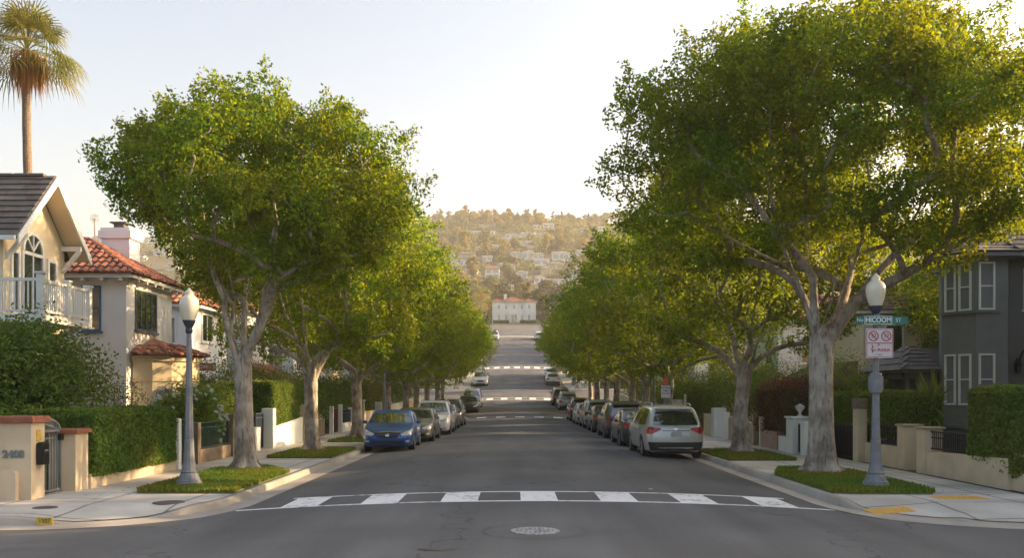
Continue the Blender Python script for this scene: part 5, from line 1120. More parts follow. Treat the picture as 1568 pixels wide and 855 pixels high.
def car_mesh(kind):
    if kind in _cd: return _cd[kind]
    k = KINDS_[kind]; L, W_, belt = k['L'], k['W'], k['belt']; hl = L/2; ty, tz = smooth_profile(k['top'])
    st = sorted(set([round(v,3) for v in np.concatenate([np.linspace(-hl, -hl+.3, 6), np.linspace(-hl+.3, hl-.3, 74), np.linspace(hl-.3, hl, 6)])]))
    rows = []
    for y in st:
        zt = float(np.interp(y, ty, tz)); e = min(hl-abs(y), .32)/.32; w = W_/2*(1-.10*(abs(y)/hl)**4)*(1-.20*(1-e)**2.4); zb = k['bot']+.05*(1-e)**2
        be = min(belt, zt-.03); h = zt-be; a = .36
        pts = [(0,zb),(w*.82,zb),(w*.955,zb+.06),(w*.992,zb+.22),(w*1.0,.62 if be > .7 else be*.85),(w*.985,be-.09),(w*.955,be),
               (w*.955-a*.3*h,be+.32*h),(w*.955-a*.72*h,be+.72*h),(w*.955-a*.95*h-.02,be+.92*h),(w*.955-a*h-.10,zt-.01),(w*.5,zt+.006),(0,zt+.012)]
        # catmull refinement of the section
        q = []
        for i in range(len(pts)-1):
            p0, p1, p2, p3 = pts[max(i-1,0)], pts[i], pts[i+1], pts[min(i+2,len(pts)-1)]
            for t_ in (0,.5): q.append(tuple(.5*(2*p1[j]+(p2[j]-p0[j])*t_+(2*p0[j]-5*p1[j]+4*p2[j]-p3[j])*t_*t_+(3*p1[j]-p0[j]-3*p2[j]+p3[j])*t_**3) for j in (0,1)) if 2 < i < 10 else tuple(p1[j]+(p2[j]-p1[j])*t_ for j in (0,1)))
        q.append(pts[-1]); ra = k['wheel']+.055; out = []
        for (x_, z_) in q:
            for wy in k['wb']:
                d = abs(y-wy)
                if d < ra and z_ < k['wheel']+math.sqrt(ra*ra-d*d): z_ = k['wheel']+math.sqrt(ra*ra-d*d)
            out.append((x_, z_))
        rows.append(out)
    V = []; n = len(rows[0]); N2 = 2*n-2
    def shear(y, z):
        if y > hl-.9: y -= (.10*max(0,z-.55)**1.2+ .10*max(0,.42-z))*((y-hl+.9)/.9)
        if y < -hl+.6: y += (.16*max(0,z-.75)+.08*max(0,.42-z))*((-y-hl+.6)/.6)
        return y
    for y, r in zip(st, rows):
        V += [(x,shear(y,z),z) for x,z in r]+[(-x,shear(y,z),z) for x,z in r[-2:0:-1]]
    F = [(i*N2+j, i*N2+(j+1)%N2, (i+1)*N2+(j+1)%N2, (i+1)*N2+j) for i in range(len(st)-1) for j in range(N2)]
    e = (len(st)-1)*N2
    # end caps: quads across left and right halves
    for b, fl in ((0, 1), (e, 0)):
        for j in range(n-1):
            a0, a1 = b+j, b+j+1; m0 = b+(N2-j)%N2; m1 = b+(N2-j-1)%N2; f = (a0,a1,m1,m0) if j and a1 != m1 else ((a0,a1,m1) if j == 0 else (a0,a1,m0))
            F.append(f if not fl else tuple(reversed(f)))
    bv = BVHTree.FromPolygons(V, F)
    me = bpy.data.meshes.new('body'); me.from_pydata(V, [], F); me.materials.append(paint((.5,.5,.5))); me.update(); 
    bm = bmesh.new(); bm.from_mesh(me); bmesh.ops.recalc_face_normals(bm, faces=bm.faces); bm.to_mesh(me); bm.free()
    me.polygons.foreach_set('use_smooth', [True]*len(me.polygons))
    try: me.set_sharp_from_angle(angle=R(50))
    except Exception: pass
    def patch(ax, s, top, bot, m, nu=12, nv=6, off=.008, name='p'):
        """top/bot: polylines (u, z) in the plane seen along axis ax from side s, laid onto the body"""
        def rs_(pl, t):
            L_ = [0]; 
            for a, b in zip(pl, pl[1:]): L_.append(L_[-1]+math.dist(a,b))
            return (np.interp(t*L_[-1], L_, [p[0] for p in pl]), np.interp(t*L_[-1], L_, [p[1] for p in pl]))
        VV = []
        for j in range(nv+1):
            for i in range(nu+1):
                a = rs_(bot, i/nu); b = rs_(top, i/nu); q = j/nv; u = a[0]+(b[0]-a[0])*q; z = a[1]+(b[1]-a[1])*q
                o = Vector((u, s*4, z)) if ax == 'y' else Vector((s*4, u, z)); d = Vector((0,-s,0)) if ax == 'y' else Vector((-s,0,0))
                h = bv.ray_cast(o, d)
                if h[0] is None: h = bv.find_nearest(Vector((u, s*hl, z)) if ax == 'y' else Vector((s*W_/2, u, z)))
                VV.append(tuple(h[0]-d*off))
        FF = [(j*(nu+1)+i, j*(nu+1)+i+1, (j+1)*(nu+1)+i+1, (j+1)*(nu+1)+i) for j in range(nv) for i in range(nu)]
        x = bpy.data.meshes.new(name); x.from_pydata(VV, [], FF); x.materials.append(m); x.update(); x.polygons.foreach_set('use_smooth', [True]*len(FF)); return x
    g = M['carglass']; parts = []
    (b0, z0), (b1, z1) = k['ws']; parts.append(('windshield', patch('y', 1, [(-.60,z1-.02),(0,z1+.015),(.60,z1-.02)], [(-.76,z0+.01),(0,z0-.01),(.76,z0+.01)], g, 16, 12)))
    (w0, z0), (w1, z1) = k['rearglass']; parts.append(('rear_window', patch('y', -1, [(-w1,z1-.02),(0,z1+.01),(w1,z1-.02)], [(-w0,z0+.01),(0,z0-.01),(w0,z0+.01)], g, 14, 8)))
    sy0, sy1 = k['side'][0][0], k['side'][1][0]; bz = belt+.035; rz = k['roof']-.10
    for s in (-1, 1):
        fr = [(sy1,bz+.02),(sy1-.62,rz)]
        rrk = (sy0+.20, rz-.05) if kind == 'suv' else (sy0+.55, rz-.04)
        parts.append(('side_window', patch('x', s, [(.02,rz+.0),(fr[1][0]+.02,rz-.0)], [(.02,bz),(fr[0][0],bz)], g)))
        parts.append(('side_window', patch('x', s, [(-.85,rz-.01),(-.05,rz)], [(-.90,bz),(-.05,bz)], g)))
        parts.append(('quarter_window', patch('x', s, [rrk,(-.93,rz-.015)], [(sy0,bz+.03),(-.97,bz)], g)))
        tl = [(s*.46,1.0),(s*.80,1.03),(s*.94,.97)] if kind == 'suv' else [(s*.36,.93),(s*.72,.97),(s*.90,.93)]; bl = [(s*.46,.94),(s*.76,.80),(s*.94,.82)] if kind == 'suv' else [(s*.40,.86),(s*.70,.77),(s*.90,.78)]
        parts.append(('taillight', patch('y', -1, tl, bl, M['taillens'], 14, 5, .012)))
        zc = .80 if kind == 'suv' else .68
        parts.append(('headlight', patch('y', 1, [(s*.46,zc-.01),(s*.70,zc+.09),(s*.88,zc+.17)], [(s*.50,zc-.08),(s*.76,zc-.08),(s*.885,zc+.05)], M['headlens'], 12, 5, .012)))
        parts.append(('fog_light', patch('y', 1, [(s*.62,.44),(s*.76,.45)], [(s*.64,.37),(s*.76,.37)], M['headlens'], 4, 3, .02)))
        mbm = MB(); mz = belt+.10; yy = sy1-.14; mbm.box(min(s*(W_/2-.03), s*(W_/2+.13)), max(s*(W_/2-.03), s*(W_/2+.13)), yy-.05, yy+.05, mz-.06, mz+.05, .025); mm = bpy.data.meshes.new('mirror'); mm.from_pydata(mbm.v,[],mbm.f); mm.materials.append(paint((.5,.5,.5))); mm.update(); parts.append(('mirror', mm, 'paint'))
        parts.append(('door_handle', patch('x', s, [(.02,belt-.07),(.22,belt-.07)], [(.02,belt-.105),(.22,belt-.105)], M['chrome'], 3, 2, .02))); parts.append(('door_handle', patch('x', s, [(-.95,belt-.06),(-.75,belt-.06)], [(-.95,belt-.095),(-.75,belt-.095)], M['chrome'], 3, 2, .02)))
        for (ya, yb_) in ((1.0,1.006),(-.01,-.004),(-1.0,-.994)): parts.append(('door_seam', patch('x', s, [(ya,belt-.02),(yb_+.008,belt-.02)], [(ya,.36),(yb_+.008,.36)], M['trim'], 1, 8, .004)))
        parts.append(('sill_trim', patch('x', s, [(-.93,.33),(.98,.33)], [(-.93,k['bot']+.06),(.98,k['bot']+.06)], M['trim'], 12, 2, .006)))
    zg = .70 if kind == 'suv' else .62
    parts.append(('grille', patch('y', 1, [(-.46,zg+.08),(0,zg+.10),(.46,zg+.08)], [(-.34,zg-.09),(0,zg-.11),(.34,zg-.09)], M['trim'], 12, 4, .012)))
    parts.append(('lower_grille', patch('y', 1, [(-.52,.42),(.52,.42)], [(-.62,.30),(.62,.30)], M['trim'], 12, 3, .01)))
    parts.append(('grille_surround', patch('y', 1, [(-.48,zg+.105),(0,zg+.125),(.48,zg+.105)], [(-.47,zg+.085),(0,zg+.105),(.47,zg+.085)], M['chrome'], 12, 1, .018)))
    parts.append(('badge', patch('y', 1, [(-.07,zg+.045),(0,zg+.06),(.07,zg+.045)], [(-.07,zg-.035),(0,zg-.05),(.07,zg-.035)], M['chrome'], 6, 3, .024)))
    zp = .80 if kind == 'suv' else .70
    parts.append(('licence_plate', patch('y', -1, [(-.16,zp+.075),(.16,zp+.075)], [(-.16,zp-.075),(.16,zp-.075)], M['plate'], 2, 2, .02)))
    parts.append(('badge', patch('y', -1, [(-.05,.985 if kind == 'suv' else .93),(.05,.985 if kind == 'suv' else .93)], [(-.05,.93 if kind == 'suv' else .89),(.05,.93 if kind == 'suv' else .89)], M['chrome'], 3, 2, .014)))
    parts.append(('rear_trim', patch('y', -1, [(-.42,zp+.115),(.42,zp+.115)], [(-.42,zp+.10),(.42,zp+.10)], M['trim'], 6, 1, .012)))
    parts.append(('rear_bumper_trim', patch('y', -1, [(-.84,.56),(0,.55),(.84,.56)], [(-.78,.30),(0,.30),(.78,.30)], M['trim'], 40, 5, .022)))
    parts.append(('bumper_strip', patch('y', -1, [(-.55,.40),(.55,.40)], [(-.50,.365),(.50,.365)], M['chrome'], 20, 1, .034)))
    mbm = MB(); mbm.box(-W_/2*.86, W_/2*.86, -hl+.22, hl-.22, .19, .5); mm = bpy.data.meshes.new('underbody'); mm.from_pydata(mbm.v,[],mbm.f); mm.materials.append(M['trim']); mm.update()
    # cut wheel tunnels by keeping the box short of the wheels
    mbm = MB(); mbm.box(-W_/2*.62, W_/2*.62, -hl+.25, hl-.25, .19, .62); mm = bpy.data.meshes.new('underbody'); mm.from_pydata(mbm.v,[],mbm.f); mm.materials.append(M['trim']); mm.update(); parts.append(('underbody', mm))
    if kind == 'suv':
        for s in (-1, 1):
            mbm = MB(); xr = .60; mbm.tube([(s*xr,-1.55,1.655),(s*xr,-1.4,1.735),(s*xr,.2,1.76),(s*xr,.42,1.70)], .018, 6); mm = bpy.data.meshes.new('roof_rail'); mm.from_pydata(mbm.v,[],mbm.f); mm.materials.append(M['chrome']); mm.update(); parts.append(('roof_rail', mm))
        mbm = MB(); mbm.extr([(-.56,-1.86,1.60),(-.56,-2.06,1.585),(-.56,-2.06,1.56),(-.56,-1.9,1.55)], (1.12,0,0)); mm = bpy.data.meshes.new('spoiler'); mm.from_pydata(mbm.v,[],mbm.f); mm.materials.append(paint((.5,.5,.5))); mm.update(); parts.append(('spoiler', mm, 'paint'))
    # wheels
    wr = k['wheel']; prof = [(wr*.62,-.10),(wr*.93,-.105),(wr,-.075),(wr,.075),(wr*.93,.105),(wr*.62,.10)]; n = 28
    VV = [(z_, r*math.cos(6.283*i/n), r*math.sin(6.283*i/n)) for r, z_ in prof for i in range(n)]; FF = [(a*n+i,a*n+(i+1)%n,((a+1)%6)*n+(i+1)%n,((a+1)%6)*n+i) for a in range(6) for i in range(n)]
    ty_ = bpy.data.meshes.new('wheel'); ty_.from_pydata(VV,[],FF); ty_.materials.append(M['tyre']); ty_.update()
    mbm = MB()
    for i in range(5):
        a = 6.283*i/5; u = Vector((0,math.cos(a),math.sin(a))); v = Vector((0,-math.sin(a),math.cos(a)))
        mbm.extr([tuple(Vector((.085,0,0))+u*p+v*q) for p,q in ((.02,-.03),(wr*.66,-.075),(wr*.66,.075),(.02,.03))], (.02,0,0))
    VV = [(.10, r*math.cos(6.283*i/n), r*math.sin(6.283*i/n)) for r in (wr*.70,wr*.60) for i in range(n)]; mbm.add(VV, [(i,(i+1)%n,n+(i+1)%n,n+i) for i in range(n)])
    ri = bpy.data.meshes.new('rim'); ri.from_pydata(mbm.v,[],mbm.f); ri.materials.append(M['rim']); ri.update()
    mbm = MB(); VV = [(.03, r*math.cos(6.283*i/n), r*math.sin(6.283*i/n)) for r in (wr*.64,.001) for i in range(n)]; mbm.add(VV, [(i,(i+1)%n,n+(i+1)%n,n+i) for i in range(n)]); dk = bpy.data.meshes.new('brake_disc'); dk.from_pydata(mbm.v,[],mbm.f); dk.materials.append(M['trim']); dk.update()
    _cd[kind] = (me, parts, ty_, ri, dk, k); return _cd[kind]
def car(kind, label, x, y, rz, col, metal=.35, far=False):
    """y: middle of the car; rz 0 faces away from the camera, pi faces it"""
    me, parts, ty_, ri, dk, k = car_mesh(kind); pm = paint(col, metal)
    z = P(y)+crown(x, y)*.4+.012; t = thing('parked_car', label, 'car', (x, y, z), 0, 'cars parked along the kerbs'); t.rotation_mode = 'XYZ'
    sl = math.atan2(P(y+1.4)-P(y-1.4), 2.8); t.rotation_euler = (sl if abs(rz) < 1 else -sl, 0, rz)
    def use(o): o.material_slots[0].link = 'OBJECT'; o.material_slots[0].material = pm
    b = link('body', me, t); use(b)
    for p in parts:
        if far and p[0] in ('door_seam','door_handle','fog_light','bumper_strip','rear_trim','sill_trim','badge','grille_surround'): continue
        o = link(p[0], p[1], t)
        if len(p) > 2: use(o)
    for s in (-1, 1):
        for wy in k['wb']:
            w = link('wheel', ty_, t); w.location = (s*(k['W']/2-.13), wy, k['wheel']); w.rotation_euler = (0,0,0 if s > 0 else math.pi)
            link('rim', ri, w); 
            if not far: link('brake_disc', dk, w)
    return t
pi = math.pi
car('sedan', 'blue sedan facing the camera, nearest car on the left', -4.92, 34.0, pi+.035, (.008,.085,.34))
car('sedan', 'bronze grey sedan parked right behind the blue sedan', -4.66, 39.6, pi, (.17,.15,.125))
car('suv', 'white suv facing the camera, third car on the left', -4.42, 45.7, pi, (.72,.72,.72), .1)
car('sedan', 'grey sedan half hidden behind the white suv', -4.45, 51.2, pi, (.16,.16,.16))
car('suv', 'dark purple grey suv facing the camera, fifth on the left', -4.45, 57.0, pi, (.06,.06,.085))
car('sedan', 'black sedan just before the far crosswalk on the left', -4.35, 79.0, pi, (.03,.03,.035), far=True)
car('suv', 'silver white suv behind the black sedan at the far crosswalk', -4.35, 85.5, pi, (.5,.5,.5), far=True)
car('suv', 'white car parked uphill on the left past the far crosswalk', -4.55, 113.5, pi, (.62,.62,.62), .1, far=True)
car('suv', 'pale van like car at the top of the street on the left', -4.3, 181.5, pi, (.6,.56,.56), .1, far=True)
car('suv', 'silver suv seen from behind, nearest car on the right', 4.52, 30.4, 0.0, (.50,.50,.50), .5)
car('sedan', 'dark blue sedan parked in front of the silver suv', 4.42, 36.0, 0, (.03,.045,.07))
car('suv', 'dark grey suv, third car on the right', 4.45, 41.9, 0, (.075,.08,.09))
car('sedan', 'black car, fourth on the right', 4.38, 47.8, 0, (.022,.024,.03))
car('suv', 'silver suv, fifth car on the right', 4.4, 53.6, 0, (.42,.43,.44))
car('sedan', 'white sedan, sixth car on the right', 4.35, 59.6, 0, (.6,.6,.6), .1)
car('suv', 'dark red suv, seventh car on the right', 4.38, 66.2, 0, (.10,.02,.022))
car('suv', 'silver car just before the far crosswalk on the right', 4.35, 82.4, 0, (.42,.42,.42), far=True)
car('suv', 'maroon suv nearest to the far crosswalk on the right', 4.05, 88.2, 0, (.06,.015,.02), far=True)
car('sedan', 'silver sedan parked uphill on the right past the far crosswalk', 4.35, 114.5, 0, (.5,.49,.48), far=True)
car('sedan', 'grey car behind the uphill silver sedan on the right', 4.45, 121.5, 0, (.35,.36,.37), far=True)
car('suv', 'white car at the top of the street on the right', 4.5, 181.0, 0, (.6,.6,.62), .1, far=True)

# ================================================================ MANSION, HILL HOUSES, HILL TREES
ym = 279.0; zm = 23.6
t = thing('mansion', 'white mansion with red roof and arched entrance at the top of the street', 'house', (-.4, ym, zm))
X0, X1 = -7.05, 6.2; mx_ = -.4
mb = MB(); mb.box(X0, X1, ym, ym+9, zm-2, zm+6.6); mb.box(X0-.08, X1+.08, ym-.08, ym+9, zm+3.3, zm+3.45); mb.box(X0, X0+3.3, ym-.5, ym-.001, zm-2, zm+6.6); mb.box(X1-3.3, X1, ym-.5, ym-.001, zm-2, zm+6.6); mb.build('wall', M['stucco_white'], t)
hip_roof(t, mx_-3.6, mx_+3.6, ym-.2, ym+9, zm+6.62, 1.75, 'rooftile', 'flat', inset=3.4, w=.6, along='x')
hip_roof(t, X0, X0+3.6, ym-.5, ym+9, zm+6.6, .95, 'rooftile', 'flat', inset=2.0, w=.6, along='y'); hip_roof(t, X1-3.6, X1, ym-.5, ym+9, zm+6.6, .95, 'rooftile', 'flat', inset=2.0, w=.6, along='y')
for (x_, yy) in ((-5.0,ym-.5),(-2.8,ym),(mx_,ym),(2.0,ym),(4.2,ym-.5)):
    window(t, 'y-', x_-.35, x_+.35, zm+4.3, zm+5.6, yy, 'white', cols=2, rows=2)
    if x_ != mx_: window(t, 'y-', x_-.33, x_+.33, zm+.7, zm+2.3, yy, 'white', cols=2, arch=True)
mb = MB(); n = 12; po = [(mx_-1.35,ym-.9,zm-1),(mx_-1.35,ym-.9,zm+3.1),(mx_+1.35,ym-.9,zm+3.1),(mx_+1.35,ym-.9,zm-1)]; mb.extr(po, (0,.88,0)); mb.build('portico', M['stucco_white'], t)
mb = MB(); mb.extr([(mx_-.9,ym-.93,zm),(mx_+.9,ym-.93,zm)]+[(mx_+.9*math.cos(math.pi*i/n),ym-.93,zm+1.9+.75*math.sin(math.pi*i/n)) for i in range(n+1)], (0,.02,0)); mb.build('door', M['pane'], t)
mb = MB(); mb.box(mx_-.95,mx_-.8,ym-1.0,ym-.94,zm,zm+2); mb.box(mx_-.1,mx_+.1,ym-1.0,ym-.94,zm,zm+2.6); mb.box(mx_+.8,mx_+.95,ym-1.0,ym-.94,zm,zm+2); mb.build('column', M['white'], t)
mb = MB(); mb.box(-3.6,-2.7,ym+3,ym+3.8,zm+6.5,zm+9.1); mb.box(-3.7,-2.6,ym+2.9,ym+3.9,zm+8.9,zm+9.15); mb.build('chimney', M['stucco_white'], t)
hk = 0
HH = [(731,361,26,6,'w','f'),(751,361,12,6,'w','f'),(700,362,14,5,'w','f'),(785,366,24,6,'w','g'),(808,364,22,7,'w','f'),(829,365,16,7,'c','f'),(779,373,20,4,'w','f'),(803,377,24,6,'w','f'),(857,367,15,8,'w','g'),
      (903,356,26,4,'w','f'),(925,354,20,4,'w','f'),(817,336,18,5,'w','f'),(822,352,10,4,'w','f'),(895,376,26,8,'c','g'),(690,395,12,9,'w','g'),(714,398,26,10,'t','g'),(746,401,14,7,'w','f'),(706,408,30,5,'w','f'),
      (791,397,20,10,'w','g'),(808,398,18,12,'w','g'),(824,398,16,9,'w','g'),(829,407,22,8,'w','f'),(856,399,20,12,'w','f'),(871,400,18,12,'w','f'),(754,428,22,16,'w','r'),(769,413,16,8,'w','g'),(782,415,14,9,'w','g'),
      (799,429,18,12,'w','g'),(756,446,20,9,'w','f'),(774,447,22,4,'w','f'),(851,412,24,7,'c','g'),(850,438,34,6,'w','f'),(878,436,16,6,'w','f'),(878,424,12,7,'w','g'),(836,420,16,6,'c','g'),
      (672,350,14,5,'w','f'),(741,350,14,5,'c','g'),(840,349,16,5,'w','f'),(868,352,14,5,'t','g'),(762,383,16,6,'w','f'),(735,386,16,7,'c','g'),(812,384,14,5,'w','g'),(892,392,18,8,'w','f'),(722,424,18,8,'w','f'),(826,434,16,8,'w','g'),(815,446,18,8,'c','g'),(740,440,14,7,'w','g'),(890,412,16,8,'w','g'),(866,448,16,7,'w','g'),(170,352,16,8,'w','f'),(150,372,18,8,'w','r'),(232,372,20,8,'w','g'),(246,392,22,9,'w','f'),(262,415,20,9,'w','g'),(212,400,16,7,'w','f'),(285,398,16,7,'c','g'),(1330,370,18,8,'w','g'),(1360,395,20,8,'w','f')]
RF = {'f':('stucco_white','low flat roof'),'g':('stucco_tan','low tan roof'),'r':('rooftile','red roof')}
WN = {'w':('stucco_white','white'),'c':('stucco_cream','cream'),'t':('stucco_tan','tan')}
def where(u, v):
    rows = [(323,'highest on the crest'),(328,'on the crest'),(333,'close under the crest'),(338,'just under the crest'),(345,'well under the crest'),(358,'high on the slope'),(372,'above the middle'),(386,'in the middle'),(402,'below the middle'),(420,'on the lower slope'),(440,'near the foot'),(460,'at the foot'),(999,'right at the bottom')]
    cols = [(300,'far left'),(655,'behind the near left crown'),(672,'behind the left crowns'),(690,'by the left street trees'),(712,'well left of the palms'),(730,'over the leftmost palm'),(748,'over the palms'),(764,'over the mansion chimney'),(779,'over the mansion door'),(795,'left of centre over the door') if False else (795,'right of the door line'),(812,'over the mansion right wing'),(830,'over the round bush'),(848,'over the utility poles'),(868,'right of the poles'),(890,'by the right street trees'),(902,'deep right'),(915,'deeper right'),(930,'near the right trees'),(945,'behind the right trees edge'),(965,'behind the near right crown'),(9999,'far right')]
    return next(w for k, w in rows if v <= k), next(w for k, w in cols if u <= k)
def where_old(u, v):
    a = 'high on' if v < 370 else 'halfway up' if v < 410 else 'low on'; b = 'left of the palms' if u < 600 else 'left' if u < 745 else 'centre' if u < 835 else 'right' if u < 1000 else 'behind the trees at right'
    return a, b
cnt = {}
for (u, v, w_, h_, wc, rc_) in HH:
    g = ray_ground(u, v)
    if not g: continue
    x, y = g; k = y/1400; W_ = w_*k; H_ = max(2.6, h_*k); D_ = min(12, max(6, W_*.6)); z = GZ(x, y); a, b = where(u, v)
    key = (wc, rc_, a, b); cnt[key] = cnt.get(key, 0)+1
    wide = 'broad' if w_ >= 22 else 'mid sized' if w_ > 15 else 'small'
    t = thing('hillside_house', '%s %s house, %s, %s, %s' % (wide, WN[wc][1], RF[rc_][1], a, b), 'house', (x, y+D_/2, z), 0, 'houses on the far hillside')
    storeys = 2 if H_ > 4.2 else 1
    MB().box(x-W_/2, x+W_/2, y, y+D_, z-3, z+H_).build('wall', M[WN[wc][0]], t)
    rf = MB(); o_ = .5
    if rc_ == 'f': rf.box(x-W_/2-o_, x+W_/2+o_, y-o_, y+D_+o_, z+H_+.01, z+H_+.35)
    else:
        rh = .9 if rc_ == 'g' else 1.8; c = [(x-W_/2-o_,y-o_,z+H_+.01),(x+W_/2+o_,y-o_,z+H_+.01),(x+W_/2+o_,y+D_+o_,z+H_+.01),(x-W_/2-o_,y+D_+o_,z+H_+.01)]; r0 = (x-W_/2+D_*.35,y+D_/2,z+H_+rh); r1 = (x+W_/2-D_*.35,y+D_/2,z+H_+rh)
        rf.add(c+[r0,r1],[(0,1,5,4),(1,2,5),(2,3,4,5),(3,0,4),(3,2,1,0)])
    rf.build('roof', M[RF[rc_][0]], t)
    for s in range(storeys):
        n = max(2, int(W_/2.6)); hh = H_/storeys
        for i in range(n):
            cx_ = x-W_/2+W_*(i+.5)/n; ww = W_/n*(.30 if (i+s) % 3 else .40); MB().box(cx_-ww, cx_+ww, y-.06, y+.02, z+s*hh+hh*.25, z+s*hh+hh*.78).build('window', M['pane'], t)
# ---- trees of the hill: five shared forms
def crown_data(seed, form, n, leaf, lm):
    rng = np.random.default_rng(seed); npz = NP(); mb = MB()
    if form == 'round': H, Rr, lo, nl = 9, 4.2, .25, 26
    elif form == 'tall': H, Rr, lo, nl = 14, 3.0, .35, 26
    elif form == 'flat': H, Rr, lo, nl = 12, 4.6, .62, 20
    elif form == 'bush': H, Rr, lo, nl = 5, 3.6, .05, 18
    else: H, Rr, lo, nl = 12, 1.7, .1, 18
    for i in range(nl):
        t_ = rng.random(); z = H*(lo+(1-lo)*t_*.88); prof = math.sin(math.pi*min(1, .12+.85*t_))**.6; a = rng.random()*6.283; r_ = Rr*prof*(.35+.5*rng.random()); s_ = Rr*(.28+.16*rng.random())
        p, d = clump_points(np.array([r_*math.cos(a), r_*math.sin(a), z]), s_, n//nl, rng, .75, .6); V, F = leaves(p, unit(d+[0,0,.4]), leaf, leaf*.7, rng); npz.add(V, F)
        mb.tube([(0,0,H*lo*.6),(r_*.5*math.cos(a),r_*.5*math.sin(a),z*.7+H*lo*.2),(r_*math.cos(a),r_*math.sin(a),z)],[.16,.1,.04],5)
    mb.tube([(0,0,-.8),(.1,0,H*lo*.6),(0,.1,H*.7)],[.34,.24,.08],7)
    tr = bpy.data.meshes.new('trunk'); tr.from_pydata([tuple(map(float,v)) for v in mb.v],[],mb.f); tr.materials.append(M['palm_bark']); tr.update(); return tr, npz.mesh('crown', lm)
FORMS = []
for i, (f, lm) in enumerate((('round','hill_leaf'),('round','hill_leaf2'),('tall','hill_leaf'),('flat','hill_leaf'),('bush','hill_leaf3'),('cone','hill_leaf3'),('round','hill_leaf3'),('bush','hill_leaf2'),('tall','hill_leaf2'))):
    FORMS.append((f, lm, crown_data(100+i, f, 2200, .55, M[lm])))
LB = {('round','hill_leaf'):'rounded brown tree',('round','hill_leaf2'):'rounded golden tree',('tall','hill_leaf'):'tall narrow olive tree',('flat','hill_leaf'):'flat topped bare stemmed tree',
      ('bush','hill_leaf3'):'low dark bush',('cone','hill_leaf3'):'dark pointed cypress',('round','hill_leaf3'):'rounded dark green tree',('bush','hill_leaf2'):'low golden bush',('tall','hill_leaf2'):'tall golden tree'}
rs2 = random.Random(12); pos = []; rects = [(u-w_/2-1, u+w_/2+1, v-h_-1, v) for (u,v,w_,h_,_,_) in HH]
hb = [ray_ground(u, v) for (u,v,*_) in HH]; hb = [(g[0], g[1], w_*g[1]/1400) for g, (u,v,w_,*_) in zip(hb, HH) if g]
def clear(x, y, hgt):
    """keep the ground in front of each house open so that the house shows"""
    for (hx, hy, hw) in hb:
        if abs(x-hx) < hw/2+2.5 and -hgt*1.9 < y-hy < 13: return False
    return True
def plant(x, y, f, sc=1.0):
    fm = FORMS[f]; a, b = where(787+(x-EYE[0])*1400/y, 603-(GZ(x,y)+4-EYE[2])*1400/y); l_ = '%s, %s, %s' % (LB[(fm[0], fm[1])], a, b); t = thing('hillside_tree', l_, 'tree', (x, y, GZ(x, y)-.2), rs2.random()*6.28, 'hill: ' + l_); t.scale = (sc*rs2.uniform(.9,1.25), sc*rs2.uniform(.9,1.25), sc); link('trunk', fm[2][0], t); link('crown', fm[2][1], t)
ntree = 0
for i in range(62):        # skyline
    x = -75+i*2.75+rs2.uniform(-1.5,1.5); plant(x, rs2.uniform(735,760), rs2.choice([0,2,2,3,3,0,6]), rs2.uniform(.75,1.15)); ntree += 1
tries = 0
while ntree < 285 and tries < 9000:
    tries += 1; y = 292+(735-292)*rs2.random()**.9; half = .062*y+14; x = rs2.uniform(-half, half+6)+.006*y; f = rs2.choice([0,1,2,4,5,6,7,8,0,1,6,4]); hgt = {0:9,1:9,2:14,3:12,4:5,5:12,6:9,7:5,8:14}[f]
    if not clear(x, y, hgt*.7) or any((x-a)**2+(y-b)**2 < 34 for a, b in pos): continue
    pos.append((x, y)); plant(x, y, f, rs2.uniform(.6,1.0)); ntree += 1
# the woods beyond what one could count
rng = np.random.default_rng(77); npz = NP(); n = 0; pts = []
for i in range(5200):
    y = 300+450*rs2.random(); half = .09*y+20 if i % 2 else .56*y; x = rs2.uniform(-half, half)
    if clear(x, y, 4): pts.append((x, y, GZ(x, y)+.6))
pts = np.array(pts)
for q in range(7):
    o = pts+rng.normal(size=pts.shape)*[1.8,1.8,.9]+[0,0,.6]
    for r_ in range(4):
        p = o+rng.normal(size=o.shape)*.7; V, F = leaves(p, np.tile([0,-.4,.8],(len(p),1)), 1.3, .9, rng); npz.add(V, F)
o = link('hillside_woods', npz.mesh('hillside_woods', M['hill_leaf'])); tag(o, 'low scrub and woods covering the far hillside', 'woods', kind='stuff')
# around the mansion
for i, (x, y, f, s) in enumerate(((10.2,276,4,.95),(-12,283,6,1.1),(14,290,6,1.3),(17,284,0,1.1),(-15,292,0,1.2),(-10,296,5,1.0),(10,298,6,1.4),(4,300,5,1.1),(-4,302,6,1.3),(21,278,1,1.1),(26,270,1,1.0),(-20,285,1,1.2),(-26,280,1,1.2))):
    l_ = ['round dark bush beside the mansion','dark tree left of the mansion','large dark tree right of the mansion','brown tree right of the mansion','brown tree behind the palms','cypress behind the left corner of the mansion','dark tree behind the mansion roof on the right','cypress behind the mansion roof','dark tree behind the mansion chimney','golden tree behind the right street trees','golden tree lowest behind the right street trees','golden tree left of the tall palms','golden tree behind the left street trees'][i]
    fm = FORMS[f]; t = thing('garden_tree', l_, 'tree', (x, y, GZ(x,y)-.1), i*1.3); t.scale = (s,s,s); link('trunk', fm[2][0], t); link('crown', fm[2][1], t)
for i, (u, vt, vb, Y) in enumerate(((730,452,505,262),(737,440,505,266),(743,455,500,270),(724,470,508,255),(733,463,503,275))):
    x = EYE[0]+(u-787)/1400*Y; zt = EYE[2]+(603-vt)/1400*Y; palm(['shortest','tallest','right hand','leftmost','middle'][i]+' of the golden lit fan palms left of the mansion', x, Y, GZ(x,Y)-.2, zt-GZ(x,Y)-1.5, 3.3, 34, 50+i, tr=.25, seg=10, group='fan palms left of the mansion')
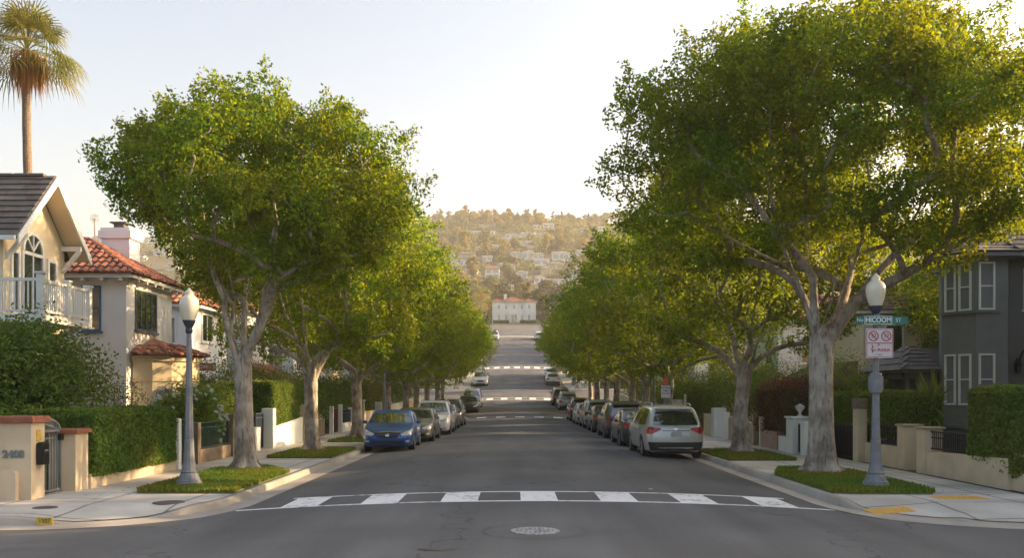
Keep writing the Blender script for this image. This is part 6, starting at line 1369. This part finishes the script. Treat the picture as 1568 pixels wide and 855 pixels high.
palm('tiny palm on the hill crest above the red tile roof', -300*1.0+6, 640, GZ(-294,640), 17, 4, 26, 70, tr=.5, seg=10)
# front garden hedges of the mansion and the kerb of the crossing street
for i, (x0, x1) in enumerate(((-6.6,-1.9),(1.3,6.0),(-24,-8.2),(7.6,24))):
    rngq = np.random.default_rng(i); t = thing('hedge', ['low dark hedge in front of the mansion left of its entrance','low dark hedge in front of the mansion right of its entrance','dark hedge bank left of the mansion','dark hedge bank right of the mansion'][i], 'hedge', ((x0+x1)/2, 272, GZ(0,272))); k = 1600 if i < 2 else 8000; p = np.stack([rngq.uniform(x0,x1,k)-(x0+x1)/2, rngq.uniform(-.6,.6,k)-(4 if i > 1 else 0), rngq.uniform(0,1.0 if i < 2 else 1.9,k)],1); V, F = leaves(p, np.tile([0,-.5,.8],(k,1)), .3, .2, rngq); link('foliage', np_mesh('foliage', V, F, M['hill_leaf3']), t)
for i, (u, vt, vb, Y) in enumerate(((834,448,480,292),(850,418,475,300),(827,456,482,296),(842,468,492,270),(858,462,490,272))):
    x = EYE[0]+(u-787)/1400*Y; z = GZ(x,Y); H_ = EYE[2]+(603-vt)/1400*Y-z; t = thing('utility_pole', ['utility pole right behind the mansion roof','tallest utility pole right of the mansion','thin utility pole at the mansion corner','short pale pole beside the round bush','short pole nearest the right street trees'][i], 'utility pole', (x, Y, z))
    MB().tube([(0,0,-.3),(0,0,H_)],[.2,.14],7).build('pole', M['wood'], t, local=True)
    if i < 3: MB().box(-1.1,1.1,-.08,.08,H_-.9,H_-.72).build('cross_arm', M['wood'], t, local=True)
# ================================================================ HAZE: the evening air
mb = MB(); mb.box(-760, 760, -90, 1300, -2, 215); hz = mb.build('haze', mat('haze_dummy', (1,1,1)))
m = bpy.data.materials.new('haze'); m.use_nodes = True; nt = m.node_tree; nt.nodes.clear(); o = nt.nodes.new('ShaderNodeOutputMaterial'); v = nt.nodes.new('ShaderNodeVolumePrincipled')
v.inputs['Color'].default_value = (.94,.90,.83,1); v.inputs['Density'].default_value = .00042; v.inputs['Anisotropy'].default_value = .15; nt.links.new(v.outputs[0], o.inputs['Volume']); hz.data.materials.clear(); hz.data.materials.append(m); tag(hz, 'warm evening haze over the street and the far hill', 'haze', kind='stuff')
